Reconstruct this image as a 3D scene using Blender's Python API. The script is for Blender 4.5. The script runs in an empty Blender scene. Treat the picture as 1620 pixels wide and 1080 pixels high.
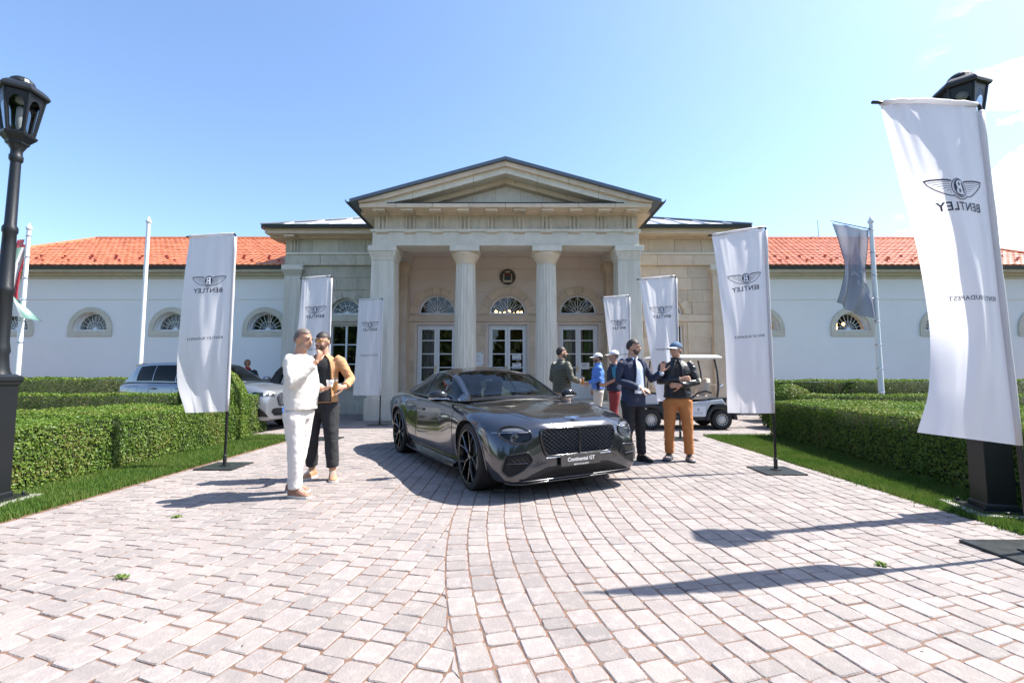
import bpy, bmesh, math, random
import numpy as np
from mathutils import Vector, Matrix, noise
from mathutils.bvhtree import BVHTree
random.seed(7); rng = np.random.default_rng(7)
PI = math.pi; R = math.radians
S = bpy.context.scene; COL = S.collection

# ---------------------------------------------------------------- camera, sky, sun, exposure
cam = bpy.data.cameras.new('camera'); camo = bpy.data.objects.new('camera', cam); COL.objects.link(camo)
cam.sensor_width = 36; cam.lens = 16.0; cam.clip_start = .05; cam.clip_end = 3000
PITCH = math.atan(55/720.); HC = 1.25
camo.location = (0, 0, HC); camo.rotation_euler = (PI/2+PITCH, 0, 0)
S.camera = camo
SUN_EL, SUN_AZ = R(54.5), R(77)          # azimuth from +Y towards +X
W = bpy.data.worlds.new('World'); S.world = W; W.use_nodes = True
wn = W.node_tree.nodes; wl = W.node_tree.links; wn.clear()
sky = wn.new('ShaderNodeTexSky'); sky.sky_type = 'NISHITA'; sky.sun_disc = False
sky.sun_elevation = SUN_EL; sky.sun_rotation = SUN_AZ; sky.altitude = 150; sky.air_density = 1.0; sky.dust_density = .9; sky.ozone_density = 4.0
bg = wn.new('ShaderNodeBackground'); bg.inputs[1].default_value = .12
wo = wn.new('ShaderNodeOutputWorld')
tc = wn.new('ShaderNodeTexCoord'); mp = wn.new('ShaderNodeMapping'); mp.inputs['Scale'].default_value = (1.0, 1.0, 2.3)
nz = wn.new('ShaderNodeTexNoise'); nz.inputs['Scale'].default_value = 5.2; nz.inputs['Detail'].default_value = 9; nz.inputs['Roughness'].default_value = .55
mp.inputs['Location'].default_value = (3.35, 1.2, .4)
rp = wn.new('ShaderNodeValToRGB'); rp.color_ramp.elements[0].position = .50; rp.color_ramp.elements[1].position = .60
sx = wn.new('ShaderNodeSeparateXYZ'); mr = wn.new('ShaderNodeMapRange'); mr.inputs[1].default_value = .60; mr.inputs[2].default_value = .70
mul = wn.new('ShaderNodeMath'); mul.operation = 'MULTIPLY'
mixc = wn.new('ShaderNodeMix'); mixc.data_type = 'RGBA'; mixc.inputs[7].default_value = (9.5, 9.7, 10.2, 1)
wl.new(tc.outputs['Generated'], mp.inputs['Vector']); wl.new(mp.outputs[0], nz.inputs['Vector']); wl.new(nz.outputs[0], rp.inputs[0])
wl.new(tc.outputs['Generated'], sx.inputs[0]); wl.new(sx.outputs[0], mr.inputs[0])
wl.new(rp.outputs[0], mul.inputs[0]); wl.new(mr.outputs[0], mul.inputs[1])
wl.new(mul.outputs[0], mixc.inputs[0]); wl.new(sky.outputs[0], mixc.inputs[6]); wl.new(mixc.outputs[2], bg.inputs[0]); wl.new(bg.outputs[0], wo.inputs[0])
sun = bpy.data.lights.new('sun', 'SUN'); sun.energy = 4.6; sun.angle = R(.53); sun.color = (1, .955, .89)
suno = bpy.data.objects.new('sun', sun); COL.objects.link(suno)
sd = Vector((math.cos(SUN_EL)*math.sin(SUN_AZ), math.cos(SUN_EL)*math.cos(SUN_AZ), math.sin(SUN_EL)))
suno.rotation_euler = sd.to_track_quat('Z', 'Y').to_euler(); suno.location = (30, 3, 40)
S.view_settings.view_transform = 'Standard'; S.view_settings.look = 'None'; S.view_settings.gamma = 1
S.view_settings.use_curve_mapping = False; S.view_settings.exposure = 1.38
S.render.engine = 'CYCLES'; S.cycles.max_bounces = 8; S.cycles.transparent_max_bounces = 16
S.cycles.sample_clamp_indirect = 8; S.cycles.caustics_reflective = False; S.cycles.caustics_refractive = False

# ---------------------------------------------------------------- materials
def M(name, col, col2=None, scale=4, rough=.8, metal=0, bump=0, bscale=40, rand=0, isl=0, coat=0, spec=.5, stretch=(1,1,1), emit=0, detail=6, lo=.35, hi=.68, sub=0, col3=None, scale3=30, lo3=.55, hi3=.7, big=None):
    m = bpy.data.materials.new(name); m.use_nodes = True; n = m.node_tree.nodes; l = m.node_tree.links
    b = n['Principled BSDF']; b.inputs['Roughness'].default_value = rough; b.inputs['Metallic'].default_value = metal
    b.inputs['Coat Weight'].default_value = coat; b.inputs['Coat Roughness'].default_value = .03; b.inputs['Specular IOR Level'].default_value = spec
    b.inputs['Base Color'].default_value = (*col, 1); out = None
    if sub: b.inputs['Subsurface Weight'].default_value = sub; b.inputs['Subsurface Radius'].default_value = (.02, .008, .004)
    geo = n.new('ShaderNodeNewGeometry')
    def coords(st):
        mpn = n.new('ShaderNodeMapping'); mpn.inputs['Scale'].default_value = st; l.new(geo.outputs['Position'], mpn.inputs[0]); return mpn.outputs[0]
    def nzz(sc, st, det=detail):
        t = n.new('ShaderNodeTexNoise'); t.inputs['Scale'].default_value = sc; t.inputs['Detail'].default_value = det; t.inputs['Roughness'].default_value = .6
        l.new(coords(st), t.inputs['Vector']); return t.outputs[0]
    def ramp(f, a, c):
        t = n.new('ShaderNodeMapRange'); t.inputs[1].default_value = a; t.inputs[2].default_value = c; l.new(f, t.inputs[0]); return t.outputs[0]
    def mix(f, a, c):
        t = n.new('ShaderNodeMix'); t.data_type = 'RGBA'
        if isinstance(f, float): t.inputs[0].default_value = f
        else: l.new(f, t.inputs[0])
        for s_, v in ((6, a), (7, c)):
            if isinstance(v, tuple): t.inputs[s_].default_value = (*v, 1)
            else: l.new(v, t.inputs[s_])
        return t.outputs[2]
    if col2 is not None: out = mix(ramp(nzz(scale, stretch), lo, hi), col, col2)
    if col3 is not None: out = mix(ramp(nzz(scale3, stretch), lo3, hi3), out if out else col, col3)
    if big: 
        t_ = n.new('ShaderNodeMath'); t_.operation = 'MULTIPLY'; t_.inputs[1].default_value = big[1]; l.new(ramp(nzz(big[0], (1,1,1)), .42, .72), t_.inputs[0]); out = mix(t_.outputs[0], out if out else col, big[2])
    for amt, src in ((rand, 'o'), (isl, 'i')):
        if amt:
            if src == 'o': rs = n.new('ShaderNodeObjectInfo').outputs['Random']
            else: rs = geo.outputs['Random Per Island']
            hs = n.new('ShaderNodeHueSaturation'); 
            v = n.new('ShaderNodeMapRange'); v.inputs[3].default_value = 1-amt; v.inputs[4].default_value = 1+amt; l.new(rs, v.inputs[0]); l.new(v.outputs[0], hs.inputs['Value'])
            wn_ = n.new('ShaderNodeTexWhiteNoise'); wn_.noise_dimensions = '1D'; l.new(rs, wn_.inputs['W'])
            v2 = n.new('ShaderNodeMapRange'); v2.inputs[3].default_value = .5-amt*.06; v2.inputs[4].default_value = .5+amt*.06; l.new(wn_.outputs[0], v2.inputs[0]); l.new(v2.outputs[0], hs.inputs['Hue'])
            if out: l.new(out, hs.inputs['Color'])
            else: hs.inputs['Color'].default_value = (*col, 1)
            out = hs.outputs[0]
    if out: l.new(out, b.inputs['Base Color'])
    if bump:
        bp = n.new('ShaderNodeBump'); bp.inputs['Strength'].default_value = bump; bp.inputs['Distance'].default_value = .02
        l.new(nzz(bscale, stretch, 4), bp.inputs['Height']); l.new(bp.outputs[0], b.inputs['Normal'])
    if emit:
        b.inputs['Emission Color'].default_value = (*col, 1); b.inputs['Emission Strength'].default_value = emit
    return m
def M_glass(name, tint=(.55,.6,.6), rough=.0, ior=1.5, refl=1.0, body=None, bodyf=.0):
    m = bpy.data.materials.new(name); m.use_nodes = True; n = m.node_tree.nodes; l = m.node_tree.links; n.clear()
    o = n.new('ShaderNodeOutputMaterial'); tr = n.new('ShaderNodeBsdfTransparent'); tr.inputs[0].default_value = (*tint, 1)
    gl = n.new('ShaderNodeBsdfGlossy'); gl.inputs['Roughness'].default_value = rough; gl.inputs[0].default_value = (refl, refl, refl, 1)
    fr = n.new('ShaderNodeFresnel'); gg = n.new('ShaderNodeNewGeometry'); im = n.new('ShaderNodeMapRange'); im.inputs[3].default_value = ior; im.inputs[4].default_value = 1/ior; l.new(gg.outputs['Backfacing'], im.inputs[0]); l.new(im.outputs[0], fr.inputs[0]); mx = n.new('ShaderNodeMixShader')
    l.new(fr.outputs[0], mx.inputs[0]); l.new(tr.outputs[0], mx.inputs[1]); l.new(gl.outputs[0], mx.inputs[2]); last = mx.outputs[0]
    l.new(last, o.inputs[0]); return m
def M_cloth(name, col, trans=.5, rough=.6, alpha=1, back=None, sheen=.12):
    m = bpy.data.materials.new(name); m.use_nodes = True; n = m.node_tree.nodes; l = m.node_tree.links; n.clear()
    o = n.new('ShaderNodeOutputMaterial'); d = n.new('ShaderNodeBsdfDiffuse'); t = n.new('ShaderNodeBsdfTranslucent'); g = n.new('ShaderNodeBsdfGlossy')
    d.inputs[0].default_value = (*col, 1); t.inputs[0].default_value = (*col, 1); g.inputs['Roughness'].default_value = .42
    m1 = n.new('ShaderNodeMixShader'); m1.inputs[0].default_value = trans; m2 = n.new('ShaderNodeMixShader'); m2.inputs[0].default_value = sheen
    l.new(d.outputs[0], m1.inputs[1]); l.new(t.outputs[0], m1.inputs[2]); l.new(m1.outputs[0], m2.inputs[1]); l.new(g.outputs[0], m2.inputs[2])
    last = m2.outputs[0]
    if alpha < 1:
        tp = n.new('ShaderNodeBsdfTransparent'); m3 = n.new('ShaderNodeMixShader'); m3.inputs[0].default_value = alpha
        l.new(tp.outputs[0], m3.inputs[1]); l.new(last, m3.inputs[2]); last = m3.outputs[0]
    l.new(last, o.inputs[0]); return m

stone = M('limestone', (.60,.54,.44), (.46,.42,.34), 3, .85, bump=.25, bscale=30, rand=.10, stretch=(1,1,.35), col3=(.30,.30,.25), scale3=9, lo3=.52, hi3=.75)
stone_warm = M('warm_limestone', (.66,.54,.41), (.57,.46,.34), 3, .85, bump=.25, bscale=30, rand=.10)
stone_shaded = M('shaded_weathered_limestone', (.54,.50,.41), (.42,.40,.32), 2.2, .88, bump=.35, bscale=26, rand=.12, stretch=(1.6,1.6,.5), col3=(.27,.28,.22), scale3=7, lo3=.55, hi3=.8)  # left bay stone: darker grey base stands for the portico's shadow, plus weathered mottling
stone_pale = M('pale_limestone', (.68,.64,.56), (.57,.54,.46), 4, .85, bump=.15, bscale=30, rand=.05)
fluted = M('column_stone', (.66,.62,.54), (.52,.49,.41), 5, .85, bump=.3, bscale=22, stretch=(1.5,1.5,.12), col3=(.44,.41,.33), scale3=8, lo3=.55, hi3=.8)
plaster_w = M('white_plaster', (.79,.80,.79), (.75,.76,.75), .6, .9, bump=.06, bscale=25)
plaster_p = M('cream_plaster', (.72,.62,.54), (.68,.58,.50), 1.2, .9, rand=.03, bump=.05, bscale=25)
stone_sill = M('window_stone', (.58,.56,.47), (.50,.48,.40), 4, .85, bump=.15, bscale=30)
slate = M('slate_blue_metal', (.13,.155,.19), (.11,.13,.16), 3, .45, metal=.3)
white_metal = M('pale_roof_metal', (.62,.63,.65), rough=.35, metal=.5)
gutter = M('dark_gutter', (.035,.045,.05), rough=.4, metal=.4)
tile_mat = M('red_clay_tile', (.64,.225,.10), (.57,.19,.085), 1.5, .36, isl=.07, spec=1.0)
ridge_mat = M('ridge_clay', (.50,.16,.07), (.42,.13,.055), 3, .8); paint_w = M('white_joinery', (.74,.76,.77), rough=.4)
black = M('black_void', (.012,.012,.014), rough=.9)
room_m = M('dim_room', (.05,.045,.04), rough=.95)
glass = M_glass('window_glass', (.75,.8,.78), ior=1.62)
brass = M('brass', (.7,.5,.18), rough=.25, metal=1)
warm_glow = M('lamp_glow', (1,.55,.2), emit=5)
cur_green = M('green_curtain', (.12,.17,.05), rough=.9); cur_grey = M('grey_curtain', (.10,.11,.09), rough=.9)
blackm = M('black_metal', (.012,.014,.016), rough=.38, metal=.2, bump=.05, bscale=60)

# ---------------------------------------------------------------- mesh building
class MB:
    def __init__(s): s.v = []; s.f = []; s.mi = []; s.cur = 0
    def add(s, vs, fs):
        o = len(s.v); s.v += [tuple(v) for v in vs]; s.f += [tuple(i+o for i in f) for f in fs]; s.mi += [s.cur]*len(fs); return s
    def box(s, x0, x1, y0, y1, z0, z1, mtx=None):
        vs = [(x0,y0,z0),(x1,y0,z0),(x1,y1,z0),(x0,y1,z0),(x0,y0,z1),(x1,y0,z1),(x1,y1,z1),(x0,y1,z1)]
        if mtx is not None: vs = [mtx @ Vector(v) for v in vs]
        return s.add(vs, [(0,3,2,1),(4,5,6,7),(0,1,5,4),(1,2,6,5),(2,3,7,6),(3,0,4,7)])
    def loft(s, rings, cap=True, closed=True):
        n = len(rings[0]); o = len(s.v); s.v += [tuple(p) for r in rings for p in r]; fs = []
        for i in range(len(rings)-1):
            for j in range(n if closed else n-1):
                a = o+i*n+j; b = o+i*n+(j+1) % n; fs.append((a, b, b+n, a+n))
        if cap and closed: fs += [tuple(o+j for j in range(n-1, -1, -1)), tuple(o+(len(rings)-1)*n+j for j in range(n))]
        s.f += fs; s.mi += [s.cur]*len(fs); return s
    def lathe(s, prof, n=24, c=(0,0,0), cap=True):   # prof: (r,z)
        return s.loft([[(c[0]+r*math.cos(2*PI*j/n), c[1]+r*math.sin(2*PI*j/n), c[2]+z) for j in range(n)] for r, z in prof], cap)
    def tube(s, pts, rad, n=10, cap=True, closed=False, flat=None):
        pts = [Vector(p) for p in pts]; N = len(pts); rads = rad if hasattr(rad, '__len__') else [rad]*N; rings = []; prev = None
        for i, p in enumerate(pts):
            if closed: t = pts[(i+1) % N]-pts[i-1]
            else: t = pts[min(i+1, N-1)]-pts[max(i-1, 0)]
            t = t.normalized() if t.length > 1e-9 else Vector((0,0,1))
            if prev is None:
                ref = Vector((0,0,1)) if abs(t.z) < .9 else Vector((1,0,0)); u = t.cross(ref).normalized()
            else:
                u = prev-t*prev.dot(t); u = u.normalized() if u.length > 1e-6 else t.orthogonal().normalized()
            prev = u; w = t.cross(u); r = rads[i]; ra, rb = (r if hasattr(r, '__len__') else (r, r))
            rings.append([p+u*ra*math.cos(2*PI*k/n)+w*rb*math.sin(2*PI*k/n) for k in range(n)])
        if closed: rings.append(rings[0]); return s.loft(rings, False)
        return s.loft(rings, cap)
    def prism(s, poly, h0, h1, axis='y'):
        n = len(poly); f = {'y': lambda a, b, h: (a, h, b), 'z': lambda a, b, h: (a, b, h), 'x': lambda a, b, h: (h, a, b)}[axis]
        vs = [f(a, b, h0) for a, b in poly]+[f(a, b, h1) for a, b in poly]
        return s.add(vs, [tuple(range(n)), tuple(range(2*n-1, n-1, -1))]+[(i, i+n, (i+1) % n+n, (i+1) % n) for i in range(n)])
    def ball(s, c, r, nu=14, nv=10, mtx=None, keep=None):
        rx, ry, rz = r if hasattr(r, '__len__') else (r, r, r); vs = []; fs = []
        for i in range(nv+1):
            th = PI*i/nv
            for j in range(nu):
                ph = 2*PI*j/nu; v = Vector((rx*math.sin(th)*math.cos(ph), ry*math.sin(th)*math.sin(ph), rz*math.cos(th)))
                if mtx is not None: v = mtx @ v
                vs.append(v+Vector(c))
        for i in range(nv):
            for j in range(nu): fs.append((i*nu+j, i*nu+(j+1) % nu, (i+1)*nu+(j+1) % nu, (i+1)*nu+j)[::-1])
        return s.add(vs, fs)
    def build(s, name, mats, parent=None, smooth=False, fix=True, sharp=None, bevel=0):
        me = bpy.data.meshes.new(name); me.from_pydata(s.v, [], s.f)
        if not isinstance(mats, (list, tuple)): mats = [mats]
        for m in mats: me.materials.append(m)
        if len(mats) > 1: me.polygons.foreach_set('material_index', s.mi)
        if fix or bevel:
            b = bmesh.new(); b.from_mesh(me)
            bmesh.ops.remove_doubles(b, verts=b.verts, dist=1e-5)
            if fix: bmesh.ops.recalc_face_normals(b, faces=b.faces)
            if bevel:
                ed = [e for e in b.edges if len(e.link_faces) == 2 and e.calc_face_angle(0) > .6]
                bmesh.ops.bevel(b, geom=ed, offset=bevel, segments=2, affect='EDGES', profile=.5, clamp_overlap=True)
            b.to_mesh(me); b.free()
        if smooth: me.shade_smooth()
        if smooth and sharp: me.set_sharp_from_angle(angle=R(sharp))
        return obj(name, me, parent)
def obj(name, me, parent=None):
    o = bpy.data.objects.new(name, me); COL.objects.link(o)
    if parent is not None: o.parent = parent
    return o
def tag(o, label=None, cat=None, group=None, kind=None):
    if label: o['label'] = label
    if cat: o['category'] = cat
    if group: o['group'] = group
    if kind: o['kind'] = kind
    return o
def empty(name, loc=(0,0,0), rz=0, label=None, cat=None, group=None):
    o = bpy.data.objects.new(name, None); COL.objects.link(o); o.location = loc; o.rotation_euler = (0, 0, rz)
    o.empty_display_size = .2; return tag(o, label, cat, group)
def inst(o, loc=(0,0,0), rot=(0,0,0), parent=None, scale=None):
    c = o.copy(); COL.objects.link(c); c.location = loc; c.rotation_euler = rot
    if scale: c.scale = scale
    if parent is not None: c.parent = parent
    return c
def arc(cx, cz, r, a0, a1, n): return [(cx+r*math.cos(a0+(a1-a0)*i/n), cz+r*math.sin(a0+(a1-a0)*i/n)) for i in range(n+1)]
def arch_poly(cx, hw, z0, zs, n=16):      # opening: straight jambs to zs then half round
    return [(cx-hw, z0), (cx+hw, z0)]+arc(cx, zs, hw, 0, PI, n)
def wall_mesh(name, outer, holes, y0, y1, mat, parent):
    b = bmesh.new()
    def face(y):
        es = []; loops = []
        for lp in [outer]+holes:
            vs = [b.verts.new((x, y, z)) for x, z in lp]; loops.append(vs)
            es += [b.edges.new((vs[i], vs[(i+1) % len(vs)])) for i in range(len(vs))]
        bmesh.ops.triangle_fill(b, edges=es, use_beauty=True, use_dissolve=False); return loops
    A = face(y0); B = face(y1)
    for a, c in zip(A, B):
        for i in range(len(a)): j = (i+1) % len(a); b.faces.new((a[i], a[j], c[j], c[i]))
    bmesh.ops.recalc_face_normals(b, faces=b.faces)
    me = bpy.data.meshes.new(name); b.to_mesh(me); b.free(); me.materials.append(mat); return obj(name, me, parent)
def smooth_keys(keys, x):                  # keys: sorted list of (x, value...) -> smooth interpolation
    xs = [k[0] for k in keys]; n = len(xs)
    if x <= xs[0]: return list(keys[0][1:])
    if x >= xs[-1]: return list(keys[-1][1:])
    i = max(k for k in range(n-1) if xs[k] <= x); h = xs[i+1]-xs[i]; t = (x-xs[i])/h; out = []
    for c in range(1, len(keys[0])):
        def sl(k):
            if k == 0 or k == n-1:
                k2 = 1 if k == 0 else n-1; return (keys[k2][c]-keys[k2-1][c])/(xs[k2]-xs[k2-1])
            a = (keys[k][c]-keys[k-1][c])/(xs[k]-xs[k-1]); d = (keys[k+1][c]-keys[k][c])/(xs[k+1]-xs[k])
            return 0 if a*d <= 0 else 2*a*d/(a+d)
        p0, p1, m0, m1 = keys[i][c], keys[i+1][c], sl(i)*h, sl(i+1)*h
        out.append((2*t**3-3*t*t+1)*p0+(t**3-2*t*t+t)*m0+(-2*t**3+3*t*t)*p1+(t**3-t*t)*m1)
    return out
def text_mesh(txt, size, bold=0.0, spacing=1.0):
    cu = bpy.data.curves.new('txt', 'FONT'); cu.body = txt; cu.size = size; cu.align_x = 'CENTER'; cu.align_y = 'CENTER'; cu.offset = bold; cu.space_character = spacing; cu.resolution_u = 3
    o = bpy.data.objects.new('txt', cu); COL.objects.link(o); dg = bpy.context.evaluated_depsgraph_get(); dg.update()
    me = bpy.data.meshes.new_from_object(o.evaluated_get(dg)); vs = [(v.co.x, v.co.y) for v in me.vertices]; fs = [tuple(p.vertices) for p in me.polygons]
    bpy.data.objects.remove(o); bpy.data.curves.remove(cu); bpy.data.meshes.remove(me); return vs, fs
def flat_text(name, txt, size, mat, parent, mtx, bold=0.0, spacing=1.0):   # thin lettering laid on a surface
    vs, fs = text_mesh(txt, size, bold, spacing); mb = MB(); mb.add([mtx @ Vector((x, y, 0)) for x, y in vs], fs); return mb.build(name, mat, parent, fix=False)
# ---------------------------------------------------------------- the entrance pavilion (portico)
XC = -.18
pav = empty('entrance_pavilion', (XC, 15.3, 0), 0, 'stone clubhouse entrance with a columned portico and triangular pediment behind the dark coupe', 'building')
def P(mb, name, mat, parent=None, **k):      # builds in world coordinates, parented to the pavilion
    o = mb.build(name, mat, None, **k); par = parent or pav; o.parent = par; o.matrix_parent_inverse = par.matrix_world.inverted() if par is not pav else Matrix.Translation((-XC, -15.3, 0)); return o
PINV = Matrix.Translation((-XC, -15.3, 0))
def PO(o, parent=None):
    o.parent = parent or pav
    o.matrix_parent_inverse = PINV if parent is None else Matrix(); return o
YF, YW = 12.85, 15.3
# floor platform, two low steps hidden by the car
P(MB().box(XC-3.4, XC+3.4, 12.95, YW, .0, .46), 'platform', stone_pale)
m = MB(); m.box(XC-2.9, XC+2.9, 12.72, 12.95, 0, .30).box(XC-2.9, XC+2.9, 12.5, 12.72, 0, .15); P(m, 'step', stone_pale)
m = MB(); m.tube([(XC+2.55, 13.05, .46), (XC+2.55, 13.05, 1.3)], .02, 8).tube([(XC+2.55, 13.05, 1.3), (XC+2.55, 12.3, 1.0)], .02, 8).tube([(XC+2.55, 12.3, 0), (XC+2.55, 12.3, 1.0)], .02, 8); P(m, 'handrail', blackm)
# ceiling slab
P(MB().box(XC-3.8, XC+3.8, 13.45, YW, 5.3, 5.44), 'ceiling', plaster_p)
# back wall with three doors and three fanlights
DX = [XC+.03-2.4, XC+.03, XC+.03+2.4]
holes = []
for x in DX: holes += [[(x-.66, .47), (x+.66, .47), (x+.66, 2.99), (x-.66, 2.99)], arch_poly(x, .64, 3.34, 3.36)]
wall_b = PO(wall_mesh('wall', [(XC-3.9, .0), (XC+3.9, .0), (XC+3.9, 5.3), (XC-3.9, 5.3)], holes, YW, YW+.35, plaster_p, None))
def blocks(name, x0, x1, z0, z1, yf, rows, lens, mat, parent, skip, gap=.008, dep=.03, y_back=None, seed=1):
    r = random.Random(seed); zs = np.linspace(z0, z1, rows+1)
    for k in range(rows):
        x = x0; ln = list(lens); 
        if k % 2: x = x0-ln[0]*.5
        while x < x1-.02:
            w = r.choice(ln); a = max(x, x0); b_ = min(x+w, x1)
            if x1-b_ < .15: b_ = x1
            x = b_ if b_ == x1 else x+w
            if b_-a < .08: continue
            for (p, q) in skip(a, b_, zs[k], zs[k+1]):
                if q-p < .06: continue
                P(MB().box(p+gap/2, q-gap/2, yf-dep-r.uniform(0, .004), yf+.0, zs[k]+gap/2, zs[k+1]-gap/2), name, mat, parent, fix=False)
def skip_arches(list_):      # list_: (cx, half width, z0, z spring, extra)
    def f(a, b, z0, z1):
        segs = [(a, b)]
        for cx, hw, zb, zs, ex in list_:
            if z1 <= zb+.01: continue
            if z0 < zs: h = hw
            else:
                if z0 >= zs+hw: continue
                h = math.sqrt(max(hw*hw-(z0-zs)**2, 0))
            if ex and z0 >= ex: continue
            L, Rr = cx-h, cx+h; ns = []
            for p, q in segs:
                if q <= L or p >= Rr: ns.append((p, q)); continue
                if p < L: ns.append((p, L))
                if q > Rr: ns.append((Rr, q))
            segs = ns
        return segs
    return f
blocks('stone_block', XC-3.3, XC+3.3, .47, 3.07, YW, 6, [.54], stone_warm, None, skip_arches([(x, .74, 0, 9, 0) for x in DX]), seed=3)
blocks('plaster_panel', XC-3.3, XC+3.3, 3.31, 5.29, YW, 5, [1.1, 1.25], plaster_p, None, skip_arches([(x, .94, 0, 3.36, 0) for x in DX]), gap=.006, dep=.018, seed=4)
P(MB().box(XC-3.3, XC+3.3, YW-.07, YW+.01, 3.08, 3.30), 'lintel', stone_warm, bevel=.01)
def voussoirs(cx, zs, r0, r1, n, yf, dep, mat, parent=None):
    for k in range(n):
        a0 = PI*k/n+.006; a1 = PI*(k+1)/n-.006
        pl = arc(cx, zs, r1, a0, a1, 3)+arc(cx, zs, r0, a1, a0, 3)
        P(MB().prism(pl, yf-dep-random.uniform(0, .006), yf+.12), 'arch_stone', mat, parent)
def fan(cx, zs, r, y, n, parent=None, scroll=False, hub=.09):
    m = MB(); ro = r; m.prism(arc(cx, zs, ro, 0, PI, 20)+arc(cx, zs, ro-.055, PI, 0, 20), y-.03, y+.03)
    m.box(cx-r, cx+r, y-.028, y+.028, zs-.03, zs+.03)
    m.prism(arc(cx, zs, hub, 0, PI, 8), y-.025, y+.025)
    for k in range(1, n):
        a = PI*k/n; d = Vector((math.cos(a), 0, math.sin(a))); m.tube([Vector((cx, y, zs))+d*hub*.9, Vector((cx, y, zs))+d*(r-.03)], .011, 6)
        if scroll:
            for sg in (-1, 1):
                b_ = a+sg*PI/n*.5; pts = []
                for q in range(9):
                    u = q/8; rr = hub+.05+(r-hub-.12)*u; aa = a+sg*(PI/n*.46)*math.sin(u*PI); pts.append((cx+rr*math.cos(aa), y-.01, zs+rr*math.sin(aa)))
                m.tube(pts, .007, 5)
    if not scroll:
        pts = [(cx+r*.55*math.cos(PI*q/16), y, zs+r*.55*math.sin(PI*q/16)) for q in range(17)]; m.tube(pts, .009, 5)
    w = P(m, 'fanlight', paint_w, parent)
    g_ = MB().add([(cx, y+.012, zs)]+[(a, y+.012, b) for a, b in arc(cx, zs, r-.03, 0, PI, 16)], [(0, i, i+1) for i in range(1, 17)]).build('pane', glass, None, fix=False)
    g_.parent = w; return w
def door(cx, zb, zt, hw, y, leafs=2, rows=5, panel=True, curt=None):
    m = MB(); fw = .05
    for a, b_ in ((cx-hw, cx-hw+fw), (cx+hw-fw, cx+hw)): m.box(a, b_, y-.02, y+.08, zb, zt)
    m.box(cx-hw+fw, cx+hw-fw, y-.02, y+.08, zt-fw, zt)
    d = P(m, 'door', paint_w)
    lw = (2*hw-2*fw)/leafs; zr = [zb+.62] + [zb+.62+(zt-.06-zb-.62)*k/(rows-1) for k in range(1, rows)]
    for k in range(leafs):
        x0 = cx-hw+fw+lw*k+.003; x1 = x0+lw-.006; m = MB(); st = .085
        m.box(x0, x0+st, y, y+.05, zb+.01, zt-fw-.003).box(x1-st, x1, y, y+.05, zb+.01, zt-fw-.003)
        m.box(x0+st, x1-st, y, y+.05, zt-fw-.1, zt-fw-.003).box(x0+st, x1-st, y, y+.05, zb+.01, zb+.12)
        m.box(x0+st, x1-st, y+.012, y+.042, zb+.12, zb+.52).box(x0+st, x1-st, y, y+.05, zb+.52, zb+.62)
        m.box(x0+st+.05, x1-st-.05, y+.004, y+.012, zb+.17, zb+.47)
        for z in zr[1:-1]: m.box(x0+st, x1-st, y+.006, y+.044, z-.017, z+.017)
        lf = m.build('door_leaf', paint_w, d)
        for q in range(rows-1):
            MB().add([(x0+st, y+.025, zr[q]), (x1-st, y+.025, zr[q]), (x1-st, y+.025, min(zr[q+1], zt-fw-.1)), (x0+st, y+.025, min(zr[q+1], zt-fw-.1))], [(0, 1, 2, 3)]).build('pane', glass, d, fix=False)
    hx = cx-.04; mh = MB().box(hx-.018, hx+.018, y-.012, y, zb+.92, zb+1.14).tube([(hx, y-.01, zb+1.06), (hx, y-.05, zb+1.06), (hx-.09, y-.05, zb+1.06)], .009, 8); mh.build('door_handle', brass, d)
    return d
for i, x in enumerate(DX):
    voussoirs(x, 3.34, .68, .93, 9, YW, .05, stone_warm)
    fan(x, 3.38, .63, YW+.16, 6, scroll=True)
    door(x, .47, 2.98, .65, YW+.12)
# rooms behind the glass, curtains, chandelier, paper notices
m = MB(); m.box(XC-3.9, XC+3.9, YW+4.5, YW+4.6, 0, 5).box(XC-3.9, XC+3.9, YW+.36, YW+4.5, .40, .455).box(XC-3.9, XC+3.9, YW+.36, YW+4.5, 4.6, 4.7).box(XC-4, XC-3.9, YW+.36, YW+4.5, .4, 4.7).box(XC+3.9, XC+4, YW+.36, YW+4.5, .4, 4.7); P(m, 'room', room_m)
def curtain(x0, x1, z0, z1, y, mat, parent=None, n=28):
    top = []; k = max(3, int((x1-x0)/.07)); rings = [[(x0+(x1-x0)*i/(n), y+.03*math.sin(i/n*k*2*PI)+.012*math.sin(i*2.1+z), z) for i in range(n+1)] for z in (z0, (z0+z1)/2, z1)]
    return P(MB().loft(rings, False, False), 'curtain', mat, parent, smooth=True, fix=False)
curtain(DX[0]-.62, DX[0]-.1, .5, 3.0, YW+.4, cur_grey); curtain(DX[2]-.60, DX[2]-.18, .5, 3.0, YW+.4, cur_green); curtain(DX[2]+.25, DX[2]+.62, .5, 3.0, YW+.4, cur_green)
m = MB()
for k in range(26): a = 2*PI*k/26; m.ball((XC+.7*math.cos(a), YW+1.5+.55*math.sin(a), 3.52+.05*math.sin(k*2.3)), (.045, .045, .07), 8, 6)
ch = P(m, 'chandelier', warm_glow); m = MB().tube([(XC, YW+1.5, 4.6), (XC, YW+1.5, 3.6)], .015, 6).lathe([(.72, 3.44), (.74, 3.46), (.72, 3.48)], 26, (XC, YW+1.5, 0)); m.build('chandelier_ring', brass, ch)
paper = M('paper', (.78,.8,.82), rough=.6); blue_ink = M('blue_ink', (.03,.12,.35), rough=.6); grey_ink = M('grey_ink', (.2,.25,.3), rough=.6)
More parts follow.
